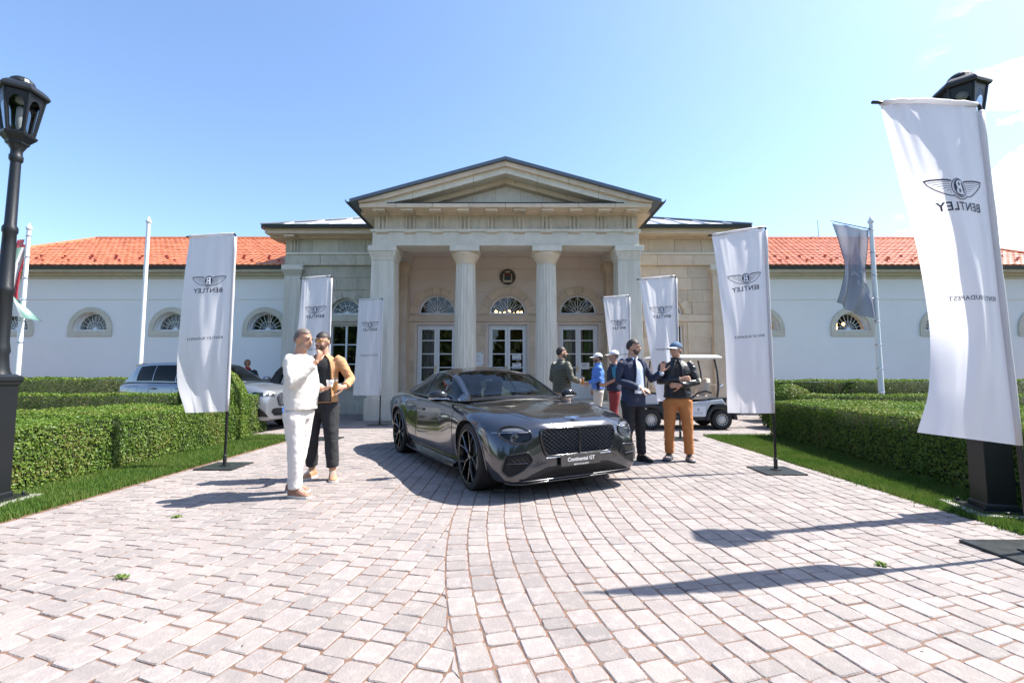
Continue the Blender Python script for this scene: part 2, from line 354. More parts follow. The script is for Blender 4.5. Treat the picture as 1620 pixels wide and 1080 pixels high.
def sheet(cx, zc, w, h, y, label, strip=True, pins=False):
    e = tag(MB().box(cx-w/2, cx+w/2, y-.004, y, zc-h/2, zc+h/2).build('paper_notice', paper), label, 'notice', 'paper notices on the doors')
    if strip: MB().box(cx-w*.4, cx+w*.4, y-.007, y-.0045, zc-h*.36, zc-h*.24).build('blue_stripe', blue_ink, e)
    m = MB()
    for k in range(5 if not strip else 2): m.box(cx-w*.36, cx+w*(.05+.3*((k*37) % 10)/10), y-.007, y-.0045, zc+h*.36-k*h*.13, zc+h*.36-k*h*.13+.012)
    m.build('print_lines', grey_ink, e)
    if pins:
        m = MB()
        for sx_ in (-1, 1):
            for sz_ in (-1, 1): m.box(cx+sx_*(w/2-.03)-.016, cx+sx_*(w/2-.03)+.016, y-.012, y-.0045, zc+sz_*(h/2-.03)-.016, zc+sz_*(h/2-.03)+.016)
        m.build('corner_clip', blackm, e)
    return e
sheet(DX[1]+.31, 1.90, .30, .19, YW+.118, 'upper white and blue paper notice on the glass of the middle door')
sheet(DX[1]+.31, 1.60, .30, .19, YW+.118, 'lower white and blue paper notice on the glass of the middle door')
sheet(DX[2]+.22, 1.60, .30, .22, YW+.118, 'plain white sheet on the glass of the right door', strip=False)
sheet(DX[1]-1.02, 1.82, .42, .46, YW-.032, 'white notice board with dark corner clips on the wall left of the middle door', strip=False, pins=True)
# medallion with a generic shield
md = tag(MB().lathe([(.0, 0), (.24, 0), (.27, .02), (.27, .05), (.24, .07), (0, .07)], 32).build('medallion', M('dark_enamel', (.05,.045,.035), rough=.5)), 'round dark coat of arms medallion on the wall above the middle door', 'medallion')
md.location = (XC+.03, YW-.02, 4.61); md.rotation_euler = (PI/2, 0, 0)
gilt = M('gilt', (.55,.48,.33), rough=.6); red_e = M('red_enamel', (.10,.02,.02), rough=.5); green_e = M('green_enamel', (.01,.06,.06), rough=.5)
MB().box(-.10, .10, .0, .13, .07, .085).build('shield', red_e, md)
MB().prism([(-.10, -.12), (.10, -.12), (.10, .0), (-.10, .0)], .07, .083, 'z').build('shield', green_e, md)
MB().prism([(-.16, -.19), (.16, -.19), (.10, -.125), (-.10, -.125)], .07, .087, 'z').build('scroll', gilt, md)
for s in (-1, 1): MB().prism([(s*.115, -.12), (s*.16, -.16), (s*.14, .0), (s*.135, .10), (s*.115, .10)], .07, .09, 'z').build('supporter', gilt, md)
MB().prism([(-.07, .14), (.07, .14), (.09, .2), (.03, .17), (0, .21), (-.03, .17), (-.09, .2)], .07, .088, 'z').build('crown', gilt, md)
# columns and pillars
def col_mesh():
    n = 80; rings = []
    for z, r in [(.46, .335), (1.2, .33), (2.4, .318), (3.6, .30), (4.52, .285)]:
        rings.append([((r-.018*abs(math.sin(20*PI*j/n*1.0))*1.0 if True else r)*math.cos(2*PI*j/n), (r-.018*abs(math.sin(20*PI*j/n)))*math.sin(2*PI*j/n), z) for j in range(n)])
    return MB().loft(rings)
for s in (-1, 1):
    x = XC+s*1.185
    c = P(col_mesh(), 'column', fluted); c.location.x = x-XC; c.location = (x, YF+.36, 0)
    m = MB().lathe([(.285, 4.5), (.30, 4.53), (.29, 4.55), (.30, 4.58), (.31, 4.60), (.36, 4.68), (.405, 4.76), (.41, 4.80), (.40, 4.83)], 32, (x, YF+.36, 0)); m.build('capital', stone_warm, c, smooth=True, sharp=40).matrix_parent_inverse = Matrix.Translation((-x, -YF-.36, 0))
    MB().box(x-.425, x+.425, YF-.065, YF+.785, 4.83, 4.995).build('abacus', stone_pale, c, bevel=.012).matrix_parent_inverse = Matrix.Translation((-x, -YF-.36, 0))
def pillar(x, y0, y1, w0, w1, zt, mat, base=True, rear=False):
    m = MB(); cy = (y0+y1)/2; d = (y1-y0)/2
    m.loft([[(x-a, cy-d*a/w0, z), (x+a, cy-d*a/w0, z), (x+a, cy+d*a/w0, z), (x-a, cy+d*a/w0, z)] for a, z in ((w0, .62 if base else .46), (w1, zt-.42))])
    c = P(m, 'pillar', mat, bevel=.01)
    if base: P(MB().box(x-w0-.05, x+w0+.05, y0-.05, y1+.05, 0, .62), 'pillar_base', mat, bevel=.015)
    m = MB(); pr = [(w1, zt-.42), (w1+.012, zt-.40), (w1, zt-.38), (w1+.01, zt-.34), (w1+.05, zt-.25), (w1+.075, zt-.18), (w1+.07, zt-.165)]
    m.loft([[(x-a, cy-d-(a-w1)*.9+(w0-w1)*.8, z), (x+a, cy-d-(a-w1)*.9+(w0-w1)*.8, z), (x+a, cy+d+(a-w1)*.9-(w0-w1)*.8, z), (x-a, cy+d+(a-w1)*.9-(w0-w1)*.8, z)] for a, z in pr])
    P(m, 'capital', stone_warm if rear else mat)
    P(MB().box(x-w1-.09, x+w1+.09, y0-.05, y1+.05, zt-.165, zt-.005), 'abacus', stone_warm if rear else stone_pale, bevel=.01)
for s in (-1, 1):
    x = XC+s*3.55
    pillar(x, YF, YF+.7, .37, .32, 5.0, fluted)
    pillar(XC+s*3.52, YW-.55, YW-.02, .26, .23, 5.0, stone_warm, base=False, rear=True)
    # side wall with an arched opening between pillar and rear pilaster
    o = wall_mesh('wall', [(13.5, .46), (14.8, .46), (14.8, 5.0), (13.5, 5.0)], [[(13.62, .5), (14.68, .5), (14.68, 2.95), (13.62, 2.95)], arch_poly(14.15, .53, 3.3, 3.4)], -.14, .14, stone_warm, None)
    o.rotation_euler = (0, 0, PI/2); o.location = (XC+s*3.62, 0, 0); PO(o)
# entablature
P(MB().box(XC-3.84, XC+3.84, YF, YF+.68, 5.0, 5.40), 'architrave', stone_pale)
for s in (-1, 1):
    P(MB().box(min(XC+s*3.84, XC+s*3.2), max(XC+s*3.84, XC+s*3.2), YF+.68, YW, 5.0, 5.40), 'architrave', stone_pale)
    a, b_ = sorted((XC+s*3.80, XC+s*3.3)); P(MB().box(a, b_, YF+.7, YW, 5.47, 5.9), 'frieze', stone)
    a, b_ = sorted((XC+s*4.2, XC+s*3.3)); P(MB().box(a, b_, YF+.05, YW-.05, 5.93, 6.03), 'cornice', stone_warm)
P(MB().box(XC-3.89, XC+3.89, YF-.05, YW, 5.40, 5.47), 'taenia', stone_pale)
P(MB().box(XC-3.80, XC+3.80, YF+.03, YF+.7, 5.47, 5.90), 'frieze', stone)
NT = 10; tx = [XC-3.55+k*7.1/(NT-1) for k in range(NT)]
m = MB()
for k in (-1, 0, 1): m.prism([(k*.11-.045, -.0), (k*.11-.02, -.05), (k*.11+.02, -.05), (k*.11+.045, 0)], 5.47, 5.84, 'z')
m.box(-.17, .17, -.055, 0, 5.84, 5.90)
t0 = m.build('triglyph', stone); mu = MB().loft([[(-.17, -.48, 5.86), (.17, -.48, 5.86), (.17, 0, 5.90), (-.17, 0, 5.90)], [(-.17, -.48, 5.925), (.17, -.48, 5.925), (.17, 0, 5.925), (-.17, 0, 5.925)]])
for i in range(6):
    for j in range(3): mu.lathe([(.018, 5.835+j*.010), (.012, 5.865+j*.01)], 6, (-.14+i*.056, -.42+j*.14, 0))
mu0 = mu.build('mutule', stone_warm); g0 = MB().box(-.17, .17, -.045, 0, 5.365, 5.398)
for i in range(6): g0.lathe([(.017, 5.335), (.012, 5.365)], 6, (-.14+i*.056, -.022, 0))
rg0 = g0.build('regula', stone_warm)
for k, x in enumerate(tx):
    for src, y in ((t0, YF+.03), (mu0, YF+.02), (rg0, YF)):
        o = src if k == 0 else inst(src); o.location = (x, y, 0); PO(o)
P(MB().box(XC-3.95, XC+3.95, YF-.12, YF+.6, 5.902, 5.93), 'bed_moulding', stone_warm)
cz = [-4.07+8.14*k/8 for k in range(9)]
for a, b_ in zip(cz, cz[1:]): P(MB().box(XC+a+.004, XC+b_-.004, YF-.52, YF+.5, 5.931, 6.045), 'cornice_block', stone_warm, bevel=.008)
P(MB().box(XC-3.3, XC+3.3, YF-.53, YF+.05, 6.046, 6.07), 'flashing', gutter)
# tympanum slabs
sl = (7.33-6.13)/4.26
def rk(x, top): return top-abs(x)*sl
jx = [-3.6, -2.6, -1.45, -.98, -.30, .42, 1.1, 1.75, 2.75, 3.6]
for a, b_ in zip(jx, jx[1:]):
    pl = [(XC+a+.004, 6.05), (XC+b_-.004, 6.05), (XC+b_-.004, max(rk(b_, 7.0), 6.051))]
    if a < 0 < b_: pl.append((XC, 7.0))
    pl.append((XC+a+.004, max(rk(a, 7.0), 6.051)))
    P(MB().prism(pl, YF+.12+random.uniform(-.003, .003), YF+.4), 'stone_panel', stone_pale)
for s in (-1, 1):
    ks = [0, .9, 1.75, 2.6, 3.4, 4.08]
    for a, b_ in zip(ks, ks[1:]):
        a2, b2 = a+(.004 if a else 0), b_-.004
        for nm, t0_, t1_, y0, mt in (('raking_cornice', 6.93, 7.10, YF-.48, stone_pale), ('raking_moulding', 6.80, 6.93, YF-.10, stone_warm), ('raking_sima', 7.10, 7.235, YF-.58, stone_warm)):
            pl = [(XC+s*a2, max(rk(a2, t0_), 6.045)), (XC+s*b2, max(rk(b2, t0_), 6.045)), (XC+s*b2, max(rk(b2, t1_), 6.05)), (XC+s*a2, max(rk(a2, t1_), 6.05))]
            if pl[1][1] >= pl[2][1]-.004 and pl[0][1] >= pl[3][1]-.004: continue
            P(MB().prism(pl, y0, YF+.45), nm, mt)
    P(MB().prism([(XC, 7.24), (XC+s*4.30, rk(4.30, 7.24)), (XC+s*4.30, rk(4.30, 7.33)), (XC, 7.33)], YF-.66, 19.5), 'roof', slate)
    g_ = XC+s*4.36
    P(MB().prism([(g_-.09, 6.12), (g_-.06, 6.04), (g_+.06, 6.04), (g_+.09, 6.12), (g_+.07, 6.12), (g_+.045, 6.06), (g_-.045, 6.06), (g_-.07, 6.12)], YF-.6, 15.0), 'gutter', gutter)
P(MB().ball((XC+.27, YF-.05, 6.83), (.04, .06, .035)), 'camera_dome', blackm)
for x in (-1.4, 1.38): P(MB().box(XC+x-.12, XC+x+.12, YF-.02, YF+.1, 6.072, 6.11), 'floodlight', paint_w)
# pavilion side bays
def bay(s):
    xi, xo = 3.9, 7.45
    lo, hi = sorted((XC+s*xi, XC+s*xo)); wx = XC+s*5.45
    mt = stone_shaded if s < 0 else stone_warm  # left bay's shade and right bay's warm bounce light put into the stone colour
    PO(wall_mesh('wall', [(lo, 0), (hi, 0), (hi, 5.0), (lo, 5.0)], [[(wx-.52, .97), (wx+.52, .97), (wx+.52, 3.0), (wx-.52, 3.0)], arch_poly(wx, .52, 3.33, 3.36)], YW, YW+.4, mt, None))
    sk = skip_arches([(wx, .80, 0, 3.36, 0)])
    blocks('stone_block', lo, hi, 0.45, 3.08, YW, 5, [.72, .95], mt, None, skip_arches([(wx, .66, .9, 9, 0)]), seed=11+s)
    blocks('stone_block', lo, hi, 3.33, 5.0, YW, 4, [.72, .95], mt, None, sk, seed=21+s)
    P(MB().box(lo, hi, YW-.10, YW+.01, 0, .45), 'plinth', mt, bevel=.01)
    P(MB().box(lo+.05, hi-.05, YW-.06, YW+.01, 3.09, 3.32), 'band_course', mt, bevel=.01)
    voussoirs(wx, 3.34, .55, .78, 9, YW, .045, mt)
    fan(wx, 3.37, .52, YW+.14, 7)
    P(MB().box(wx-.62, wx+.62, YW-.08, YW+.1, .87, .97), 'window_sill', mt)
    m = MB(); y = YW+.14
    for a, b_ in ((wx-.52, wx-.47), (wx+.47, wx+.52), (wx-.03, wx+.03)): m.box(a, b_, y-.02, y+.05, .97, 3.0)
    for z in (.97, 2.95): m.box(wx-.47, wx+.47, y-.018, y+.048, z, z+.05)
    for z in (1.66, 2.32): m.box(wx-.47, wx+.47, y, y+.03, z-.018, z+.018)
    w = P(m, 'window', paint_w)
    for xa, xb in ((wx-.47, wx-.03), (wx+.03, wx+.47)):
        for za, zb in ((1.02, 1.642), (1.678, 2.302), (2.338, 2.95)):
            MB().add([(xa, y+.015, za), (xb, y+.015, za), (xb, y+.015, zb), (xa, y+.015, zb)], [(0, 1, 2, 3)]).build('pane', glass, w, fix=False)
    m = MB().box(lo, hi, YW+3.4, YW+3.5, 0, 5).box(lo, hi, YW+.41, YW+3.4, 4.7, 4.8).box(lo, hi, YW+.41, YW+3.4, .3, .4); P(m, 'room', room_m)
    if s > 0: curtain(wx-.50, wx-.12, .98, 3.0, YW+.35, cur_green); curtain(wx+.2, wx+.5, .98, 3.0, YW+.35, cur_green)
    # corner pilaster
    xp = XC+s*7.22; m = MB().loft([[(xp-a, YW-.16, z), (xp+a, YW-.16, z), (xp+a, YW+.35, z), (xp-a, YW+.35, z)] for a, z in ((.31, .45), (.27, 4.62))]); P(m, 'pilaster', fluted if s < 0 else stone_warm, bevel=.008)
    m = MB().loft([[(xp-a, YW-.16-d, z), (xp+a, YW-.16-d, z), (xp+a, YW+.35, z), (xp-a, YW+.35, z)] for a, d, z in ((.27, 0, 4.62), (.29, .01, 4.68), (.33, .05, 4.78), (.345, .06, 4.83))]); P(m, 'capital', mt)
    P(MB().box(xp-.36, xp+.36, YW-.235, YW+.35, 4.83, 4.99), 'abacus', stone_pale, bevel=.008)
    P(MB().box(xp-.35, xp+.35, YW-.2, YW+.35, 0, .45), 'pillar_base', mt, bevel=.01)
    # entablature blocks
    a0, a1 = 3.9, 7.52; n = 3
    for k in range(n):
        p, q = sorted((XC+s*(a0+(a1-a0)*k/n), XC+s*(a0+(a1-a0)*(k+1)/n)))
        P(MB().box(p+.004, q-.004, YW-.14, YW+.4, 5.0, 5.36), 'architrave_block', mt, bevel=.006)
    P(MB().box(lo, hi+(.1 if s > 0 else 0), YW-.18, YW+.4, 5.361, 5.43), 'taenia', stone_pale)
    n = 4
    for k in range(n):
        p, q = sorted((XC+s*(a0+(a1-a0)*k/n), XC+s*(a0+(a1-a0)*(k+1)/n)))
        P(MB().box(p+.004, q-.004, YW-.11, YW+.4, 5.431, 5.90), 'frieze_block', mt, bevel=.006)
    o = inst(t0); o.location = (XC+s*7.2, YW-.11, 0); PO(o)
    o = inst(mu0); o.location = (XC+s*7.2, YW-.1, 0); PO(o)
    e0, e1 = sorted((XC+s*4.0, XC+s*7.98))
    P(MB().box(e0, e1, YW-.26, YW+.3, 5.901, 5.95), 'bed_moulding', stone_warm); P(MB().box(e0, e1, YW-.6, YW+.3, 5.951, 6.13), 'cornice', stone_warm, bevel=.01)
    a, b_ = sorted((XC+s*7.53, XC+s*7.3)); P(MB().box(a, b_, YW+.41, YW+9, 0, 5.9), 'wall', mt)
    a, b_ = sorted((XC+s*7.98, XC+s*7.3)); P(MB().box(a, b_, YW+.31, YW+9, 5.95, 6.08), 'cornice', stone_warm)
    # gutter and eave
    y0 = YW-.72; P(MB().prism([(y0-.08, 6.20), (y0-.06, 6.10), (y0+.05, 6.10), (y0+.08, 6.20)], e0 if s < 0 else e0, e1, 'x'), 'gutter', gutter)
    g_ = XC+s*8.03; P(MB().prism([(g_-.08, 6.2), (g_-.055, 6.1), (g_+.055, 6.1), (g_+.08, 6.2)], y0+.1, YW+8.5), 'gutter', gutter)
bay(-1); bay(1)
# hipped metal roof of the pavilion
ex, ey0, ey1, ez, rs = 8.05, YW-.72, YW+9.0, 6.19, .44
d = (ey1-ey0)/2
vs = [(XC-ex, ey0, ez), (XC+ex, ey0, ez), (XC+ex, ey1, ez), (XC-ex, ey1, ez), (XC-ex+d, ey0+d, ez+d*rs), (XC+ex-d, ey0+d, ez+d*rs)]
P(MB().add(vs, [(0, 1, 5, 4), (1, 2, 5), (2, 3, 4, 5), (3, 0, 4)]), 'roof', white_metal, fix=False)
for s in (-1, 1): P(MB().tube([(XC+s*ex, ey0, ez+.03), (XC+s*(ex-d), ey0+d, ez+d*rs+.03)], .045, 6), 'ridge_cap', slate)
for k in range(1, 22):
    x = -ex+k*.735; t = min(ex-abs(x), d)
    P(MB().prism([(ey0, ez), (ey0, ez+.05), (ey0+t-.02, ez+(t-.02)*rs+.05), (ey0+t-.02, ez+(t-.02)*rs)], XC+x-.016, XC+x+.016, 'x'), 'roof_seam', white_metal, fix=False)

# ---------------------------------------------------------------- the two low wings
YG = 16.2
def wing(s, wins, label):
    w = empty('side_wing', (XC+s*13.5, YG, 0), 0, label, 'building', 'low wings beside the entrance'); inv = Matrix.Translation((-(XC+s*13.5), -YG, 0))
    def A(o, par=None): o.parent = par or w; o.matrix_parent_inverse = inv if par is None else Matrix(); return o
    lo, hi = sorted((XC+s*7.54, XC+s*20.2)); holes = [arch_poly(x, .60, 2.88, 2.93) for x in wins]
    A(wall_mesh('wall', [(lo, 0), (hi, 0), (hi, 5.0), (lo, 5.0)], holes, YG, YG+.4, plaster_w, None))
    A(MB().box(lo, hi, YG-.025, YG+.0, 4.0, 4.75).build('wall_panel', plaster_w)); 
    sg = []; xs = sorted(wins); edges = [lo]+[v for x in xs for v in (x-.79, x+.79)]+[hi]
    m = MB()
    for a, b_ in zip(edges[::2], edges[1::2]): m.box(a, b_, YG-.025, YG, 0, 2.69)
    for x in wins: m.box(x-.79, x+.79, YG-.025, YG, 0, 2.66)
    A(m.build('wall_panel', plaster_w))
    A(MB().box(lo, hi, YG-.08, YG, 4.752, 4.84).build('cornice', stone_sill)); A(MB().box(lo, hi, YG-.2, YG, 4.841, 4.93).build('cornice', stone_sill)); A(MB().box(lo, hi, YG-.45, YG+.1, 4.931, 5.06).build('cornice', stone_sill))
    A(MB().prism([(YG-.55, 5.10), (YG-.53, 5.0), (YG-.43, 5.0), (YG-.40, 5.10)], lo-.4*(s < 0), hi+.4*(s > 0), 'x').build('gutter', gutter))
    for i, x in enumerate(wins):
        pl = [(x-.79, 2.665), (x+.79, 2.665), (x+.79, 2.93)]+arc(x, 2.93, .79, 0, PI, 20)[1:]+[(x-.79, 2.93)]
        fr = A(wall_mesh('window', pl, [arch_poly(x, .615, 2.87, 2.93)], YG-.05, YG+.02, stone_sill, None))
        m = MB(); y = YG+.2; r = .6; zs = 2.93
        m.prism(arc(x, zs, r, 0, PI, 20)+arc(x, zs, r-.045, PI, 0, 20), y-.03, y+.03).box(x-r, x+r, y-.031, y+.031, zs-.05, zs)
        m.prism(arc(x, zs, .07, 0, PI, 8), y-.02, y+.02)
        for k in range(1, 10): a = PI*k/10; m.tube([(x+.06*math.cos(a), y, zs+.06*math.sin(a)), (x+(r-.02)*math.cos(a), y, zs+(r-.02)*math.sin(a))], .010, 5)
        m.tube([(x+.3*math.cos(PI*q/14), y, zs+.3*math.sin(PI*q/14)) for q in range(15)], .008, 5)
        A(m.build('glazing_bars', paint_w), fr)
        A(MB().add([(x, y+.012, zs)]+[(a, y+.012, b) for a, b in arc(x, zs, r-.02, 0, PI, 16)], [(0, q, q+1) for q in range(1, 17)]).build('pane', glass, fix=False), fr)
    m = MB().box(lo, hi, YG+3.5, YG+3.6, 0, 5).box(lo, hi, YG+.41, YG+3.5, 4.6, 4.7).box(lo-.1, lo, YG+.41, YG+3.6, 0, 4.9).box(hi, hi+.1, YG+.41, YG+3.6, 0, 4.9); A(m.build('room', room_m))
    if s > 0:
        for x in wins[:2]:
            m = MB()
            for k in range(9): m.ball((x-.45+.1*k*1.0, YG+1.1+.2*math.sin(k*2.2), 3.15+.08*math.sin(k*1.7)), (.05, .05, .07), 8, 6)
            A(m.build('chandelier', warm_glow))
    # tiled roof
    y0, z0, y1, z1 = YG-.55, 5.10, 20.8, 7.62; L = math.hypot(y1-y0, z1-z0); sy, sz = (y1-y0)/L, (z1-z0)/L
    xo = XC+s*20.6; xr = XC+s*19.2; xi = XC+s*5.0
    a, b_ = sorted((xi, xo)); 
    A(MB().add([(xi, y0, z0-.03), (xo, y0, z0-.03), (xr, y1, z1-.03), (xi, y1, z1-.03)], [(0, 1, 2, 3)]).build('roof', tile_mat, fix=False))
    A(MB().add([(xo, y0, z0-.03), (xo, y1+5, z0-.03), (xr, y1, z1-.03)], [(0, 1, 2)]).build('roof', tile_mat, fix=False))
    tw, tl = .225, .34; m = MB(); nr = int(L/tl)+1
    for r_ in range(nr):
        u0 = r_*tl; u1 = min(u0+tl+.03, L); f = u0/L; xend = xo+(xr-xo)*f; lo_, hi_ = sorted((xi, xend)); x = lo_+(tw/2 if r_ % 2 else 0)
        while x < hi_-tw*.4:
            vs = []; up0 = .052+random.uniform(-.006, .006); 
            for u, h in ((u0, up0), (u1, .012)):
                for q in range(5):
                    hh = h+.022*math.sin(q/4*PI); vs.append((x+tw*.97*q/4, y0+sy*u-sz*hh, z0+sz*u+sy*hh))
            vs += [(p[0], p[1]+sz*.04, p[2]-sy*.04) for p in vs[:5]]
            m.add(vs, [(q, q+1, q+6, q+5) for q in range(4)]+[(q+10, q+11, q+1, q) for q in range(4)]); x += tw
    A(tag(m.build('roof_tiles', tile_mat, fix=False), kind='stuff'))
    A(MB().tube([(xi, y1, z1+.02), (xr, y1, z1+.02)], .10, 8).build('ridge_tiles', ridge_mat)); A(MB().tube([(xr, y1, z1+.02), (xo, y0, z0+.06)], .09, 8).build('ridge_tiles', ridge_mat))
    m = MB(); rr = random.Random(5)
    for r_, off in ((1, 0), (2, .45), (3, .2)):
        x = min(xi, xo)+1+off
        while x < max(xi, xo)-1:
            u = r_*tl*1.1+.15; px = x+rr.uniform(-.05, .05); m.box(px-.05, px+.05, y0+sy*u-.03, y0+sy*u, z0+sz*u+.03, z0+sz*u+.11); x += .95
    A(tag(m.build('snow_guards', M('snow_guard', (.3,.05,.03), rough=.6)), kind='stuff'))
    if s > 0: A(MB().tube([(14.3, y1, z1), (14.3, y1, z1+.9)], .012, 5).build('lightning_rod', gutter))
wing(-1, [-17.9, -15.08, -12.18, -8.84], 'white plastered left wing with an orange tiled roof behind the silver car')
wing(1, [8.95, 12.18, 15.37, 18.88], 'white plastered right wing with a sun-bleached tiled roof behind the grey flag')
# ---------------------------------------------------------------- ground, paving, lawns
soil = M('soil', (.10,.085,.05), (.06,.07,.03), 1.5, .95)
joint = M('red_joint_sand', (.20,.11,.07), (.12,.075,.055), 14, .95, bump=.4, bscale=120, col3=(.06,.07,.03), scale3=3.1, lo3=.66, hi3=.74)
paver_m = M('paver_stone', (.275,.236,.217), (.218,.195,.187), 2.4, .82, bump=.3, bscale=70, rand=.12, col3=(.345,.295,.27), scale3=16, lo3=.50, hi3=.72, big=(.55, .45, (.17,.15,.145)))
paver_s = M('paver_stone_far', (.275,.236,.217), (.218,.195,.187), 2.4, .82, bump=.3, bscale=70, isl=.12, col3=(.345,.295,.27), scale3=16, lo3=.50, hi3=.72, big=(.55, .45, (.17,.15,.145)))
sheet_m = M('paving_sheet', (.34,.30,.285), (.29,.27,.27), 3, .85, bump=.3, bscale=50)
lawn_soil = M('lawn_soil', (.045,.075,.02), (.035,.055,.018), 4, .95)
tag(MB().add([(-600,-600,-.07),(600,-600,-.07),(600,900,-.07),(-600,900,-.07)], [(0,1,2,3)]).build('ground', soil), kind='structure')
drive = tag(MB().add([(-30,-40,-.0052),(30,-40,-.0052),(30,16.4,-.0052),(-30,16.4,-.0052)], [(0,1,2,3)]).build('driveway', joint), kind='structure')
tag(MB().add([(-30,-40,-.004),(30,-40,-.004),(30,.95,-.004),(-30,.95,-.004)], [(0,1,2,3)]).build('rear_paving', sheet_m), kind='structure')
XL, XR, YLAWN = -4.42, 4.06, 9.72
def projpx(x, y, z=0):
    z -= HC; c, s = math.cos(PITCH), math.sin(PITCH); d = y*c+z*s; w = -y*s+z*c
    return (512+455.1*x/d, 341-455.1*w/d, d)
RW = .152; X0, YC = -.53, 4.4; RR, CR = 9.33, 8.8; RLf, CL = 7.47, -8.0
def field(u, s, side):                      # u: across the row, s: along it -> x, y, heading
    if s >= 0: return (X0+u, YC+s, 0)
    if side > 0:
        r = RR-u; ph = s/r; return (CR-r*math.cos(ph), YC+r*math.sin(ph), ph)      # rows bow towards the right-hand centre
    r = RLf+u; ph = s/r; return (CL+r*math.cos(ph), YC+r*math.sin(ph), -ph)
lens = [.104, .152, .152, .204]
def paver_tpl(l, w, seed, far=False):
    r = random.Random(seed); hl, hw = l/2-.003, w/2-.003; c = .016
    base = [(-hw+c, -hl), (hw-c, -hl), (hw-c*.3, -hl+c*.3), (hw, -hl+c), (hw, hl-c), (hw-c*.3, hl-c*.3), (hw-c, hl), (-hw+c, hl), (-hw+c*.3, hl-c*.3), (-hw, hl-c), (-hw, -hl+c), (-hw+c*.3, -hl+c*.3)]
    base = [(x+r.uniform(-.003, .003), y+r.uniform(-.003, .003)) for x, y in base]; n = len(base)
    if far: base = [(-hw, -hl), (hw, -hl), (hw, hl), (-hw, hl)]; n = 4
    top = [(x*.93, y*.94, 0+r.uniform(-.0012, .0012)) for x, y in base]; mid = [(x, y, -.005) for x, y in base]; bot = [(x, y, -.024) for x, y in base]
    if far: return [(x, y, 0) for x, y in base]+[(x*1.02, y*1.02, -.02) for x, y in base], [tuple(range(4))]+[(i, i+4, (i+1) % 4+4, (i+1) % 4) for i in range(4)]
    fs = [tuple(range(n))]
    for a in (0, n): fs += [(a+i, a+n+i, a+n+(i+1) % n, a+(i+1) % n) for i in range(n)]
    return top+mid+bot, fs
TPL = {(l, k): paver_tpl(l, RW, 100*k+int(l*1000)) for l in set(lens) for k in range(4)}; TPF = {l: paver_tpl(l, RW, 5, True) for l in set(lens)}
cand = []; rp_ = random.Random(21)
def rows():
    for side, ks in ((1, range(0, 99)), (-1, range(-7, 99))):
        for k in ks:
            u = (k+.5)*RW*side; s = -5.2-rp_.uniform(0, .2)
            while s < 11.6:
                l = rp_.choice(lens); sc = s+l/2; s += l
                if side < 0 and k < 0 and sc > -.15: continue
                if side > 0 and RR-u < .6 and sc < 0: continue
                if side < 0 and RLf+u < .6 and sc < 0: continue
                if sc < 0 and abs(sc)/max((RR-u) if side > 0 else (RLf+u), .1) > 1.2: continue
                x, y, h = field(u, sc, side)
                if y < .9 or y > 15.9 or abs(x) > 14: continue
                if y < YLAWN and not (XL+.02 < x < XR-.02): continue
                if y > 12.6 and abs(x-XC) < 3.5: continue
                if side < 0 and sc < 0:                      # cut along the seam with the right-hand field
                    dr = math.hypot(x-CR, y-YC)
                    if dr < RR-.078: continue
                    cut = dr < RR+.19
                else: cut = False
                cand.append((x, y, h, l, side, cut))
rows()
def vis(c):
    u, v, d = projpx(c[0], c[1]); return d if (-5 < u < 1029 and v < 690) else 1e3+d
order = sorted(range(len(cand)), key=lambda i: vis(cand[i])); near = [i for i in order if not cand[i][5]][:296]; nearset = set(near); cache = {}
for i in near:
    x, y, h, l, side, cut = cand[i]; key = (l, rp_.randrange(4))
    if key not in cache:
        me = bpy.data.meshes.new('paver'); me.from_pydata(TPL[key][0], [], TPL[key][1]); me.materials.append(paver_m); cache[key] = me
    o = obj('paver', cache[key], drive); o.location = (x, y, rp_.uniform(-.003, .003)); o.rotation_euler = (rp_.uniform(-.006, .006), rp_.uniform(-.006, .006), -h+rp_.uniform(-.008, .008))
m = MB()
for i, (x, y, h, l, side, cut) in enumerate(cand):
    if i in nearset: continue
    tv, tf = (TPL[(l, i % 4)] if y < 9 and abs(x) < 6 else TPF[l]); c, s_ = math.cos(-h), math.sin(-h); dz = rp_.uniform(-.003, .003); vs = []
    for a, b_, z in tv:
        px, py = x+a*c-b_*s_, y+a*s_+b_*c
        if cut:
            dr = math.hypot(px-CR, py-YC)
            if dr < RR+.004: f = (RR+.004)/dr; px, py = CR+(px-CR)*f, YC+(py-YC)*f
        vs.append((px, py, z+dz))
    m.add(vs, tf)
tag(m.build('pavers', paver_s, drive, fix=False), kind='stuff')
for nm, x0, x1 in (('lawn', -30, XL), ('lawn', XR, 30)):
    tag(MB().box(x0, x1, -8, YLAWN, -.06, .004).build(nm, lawn_soil), kind='structure')
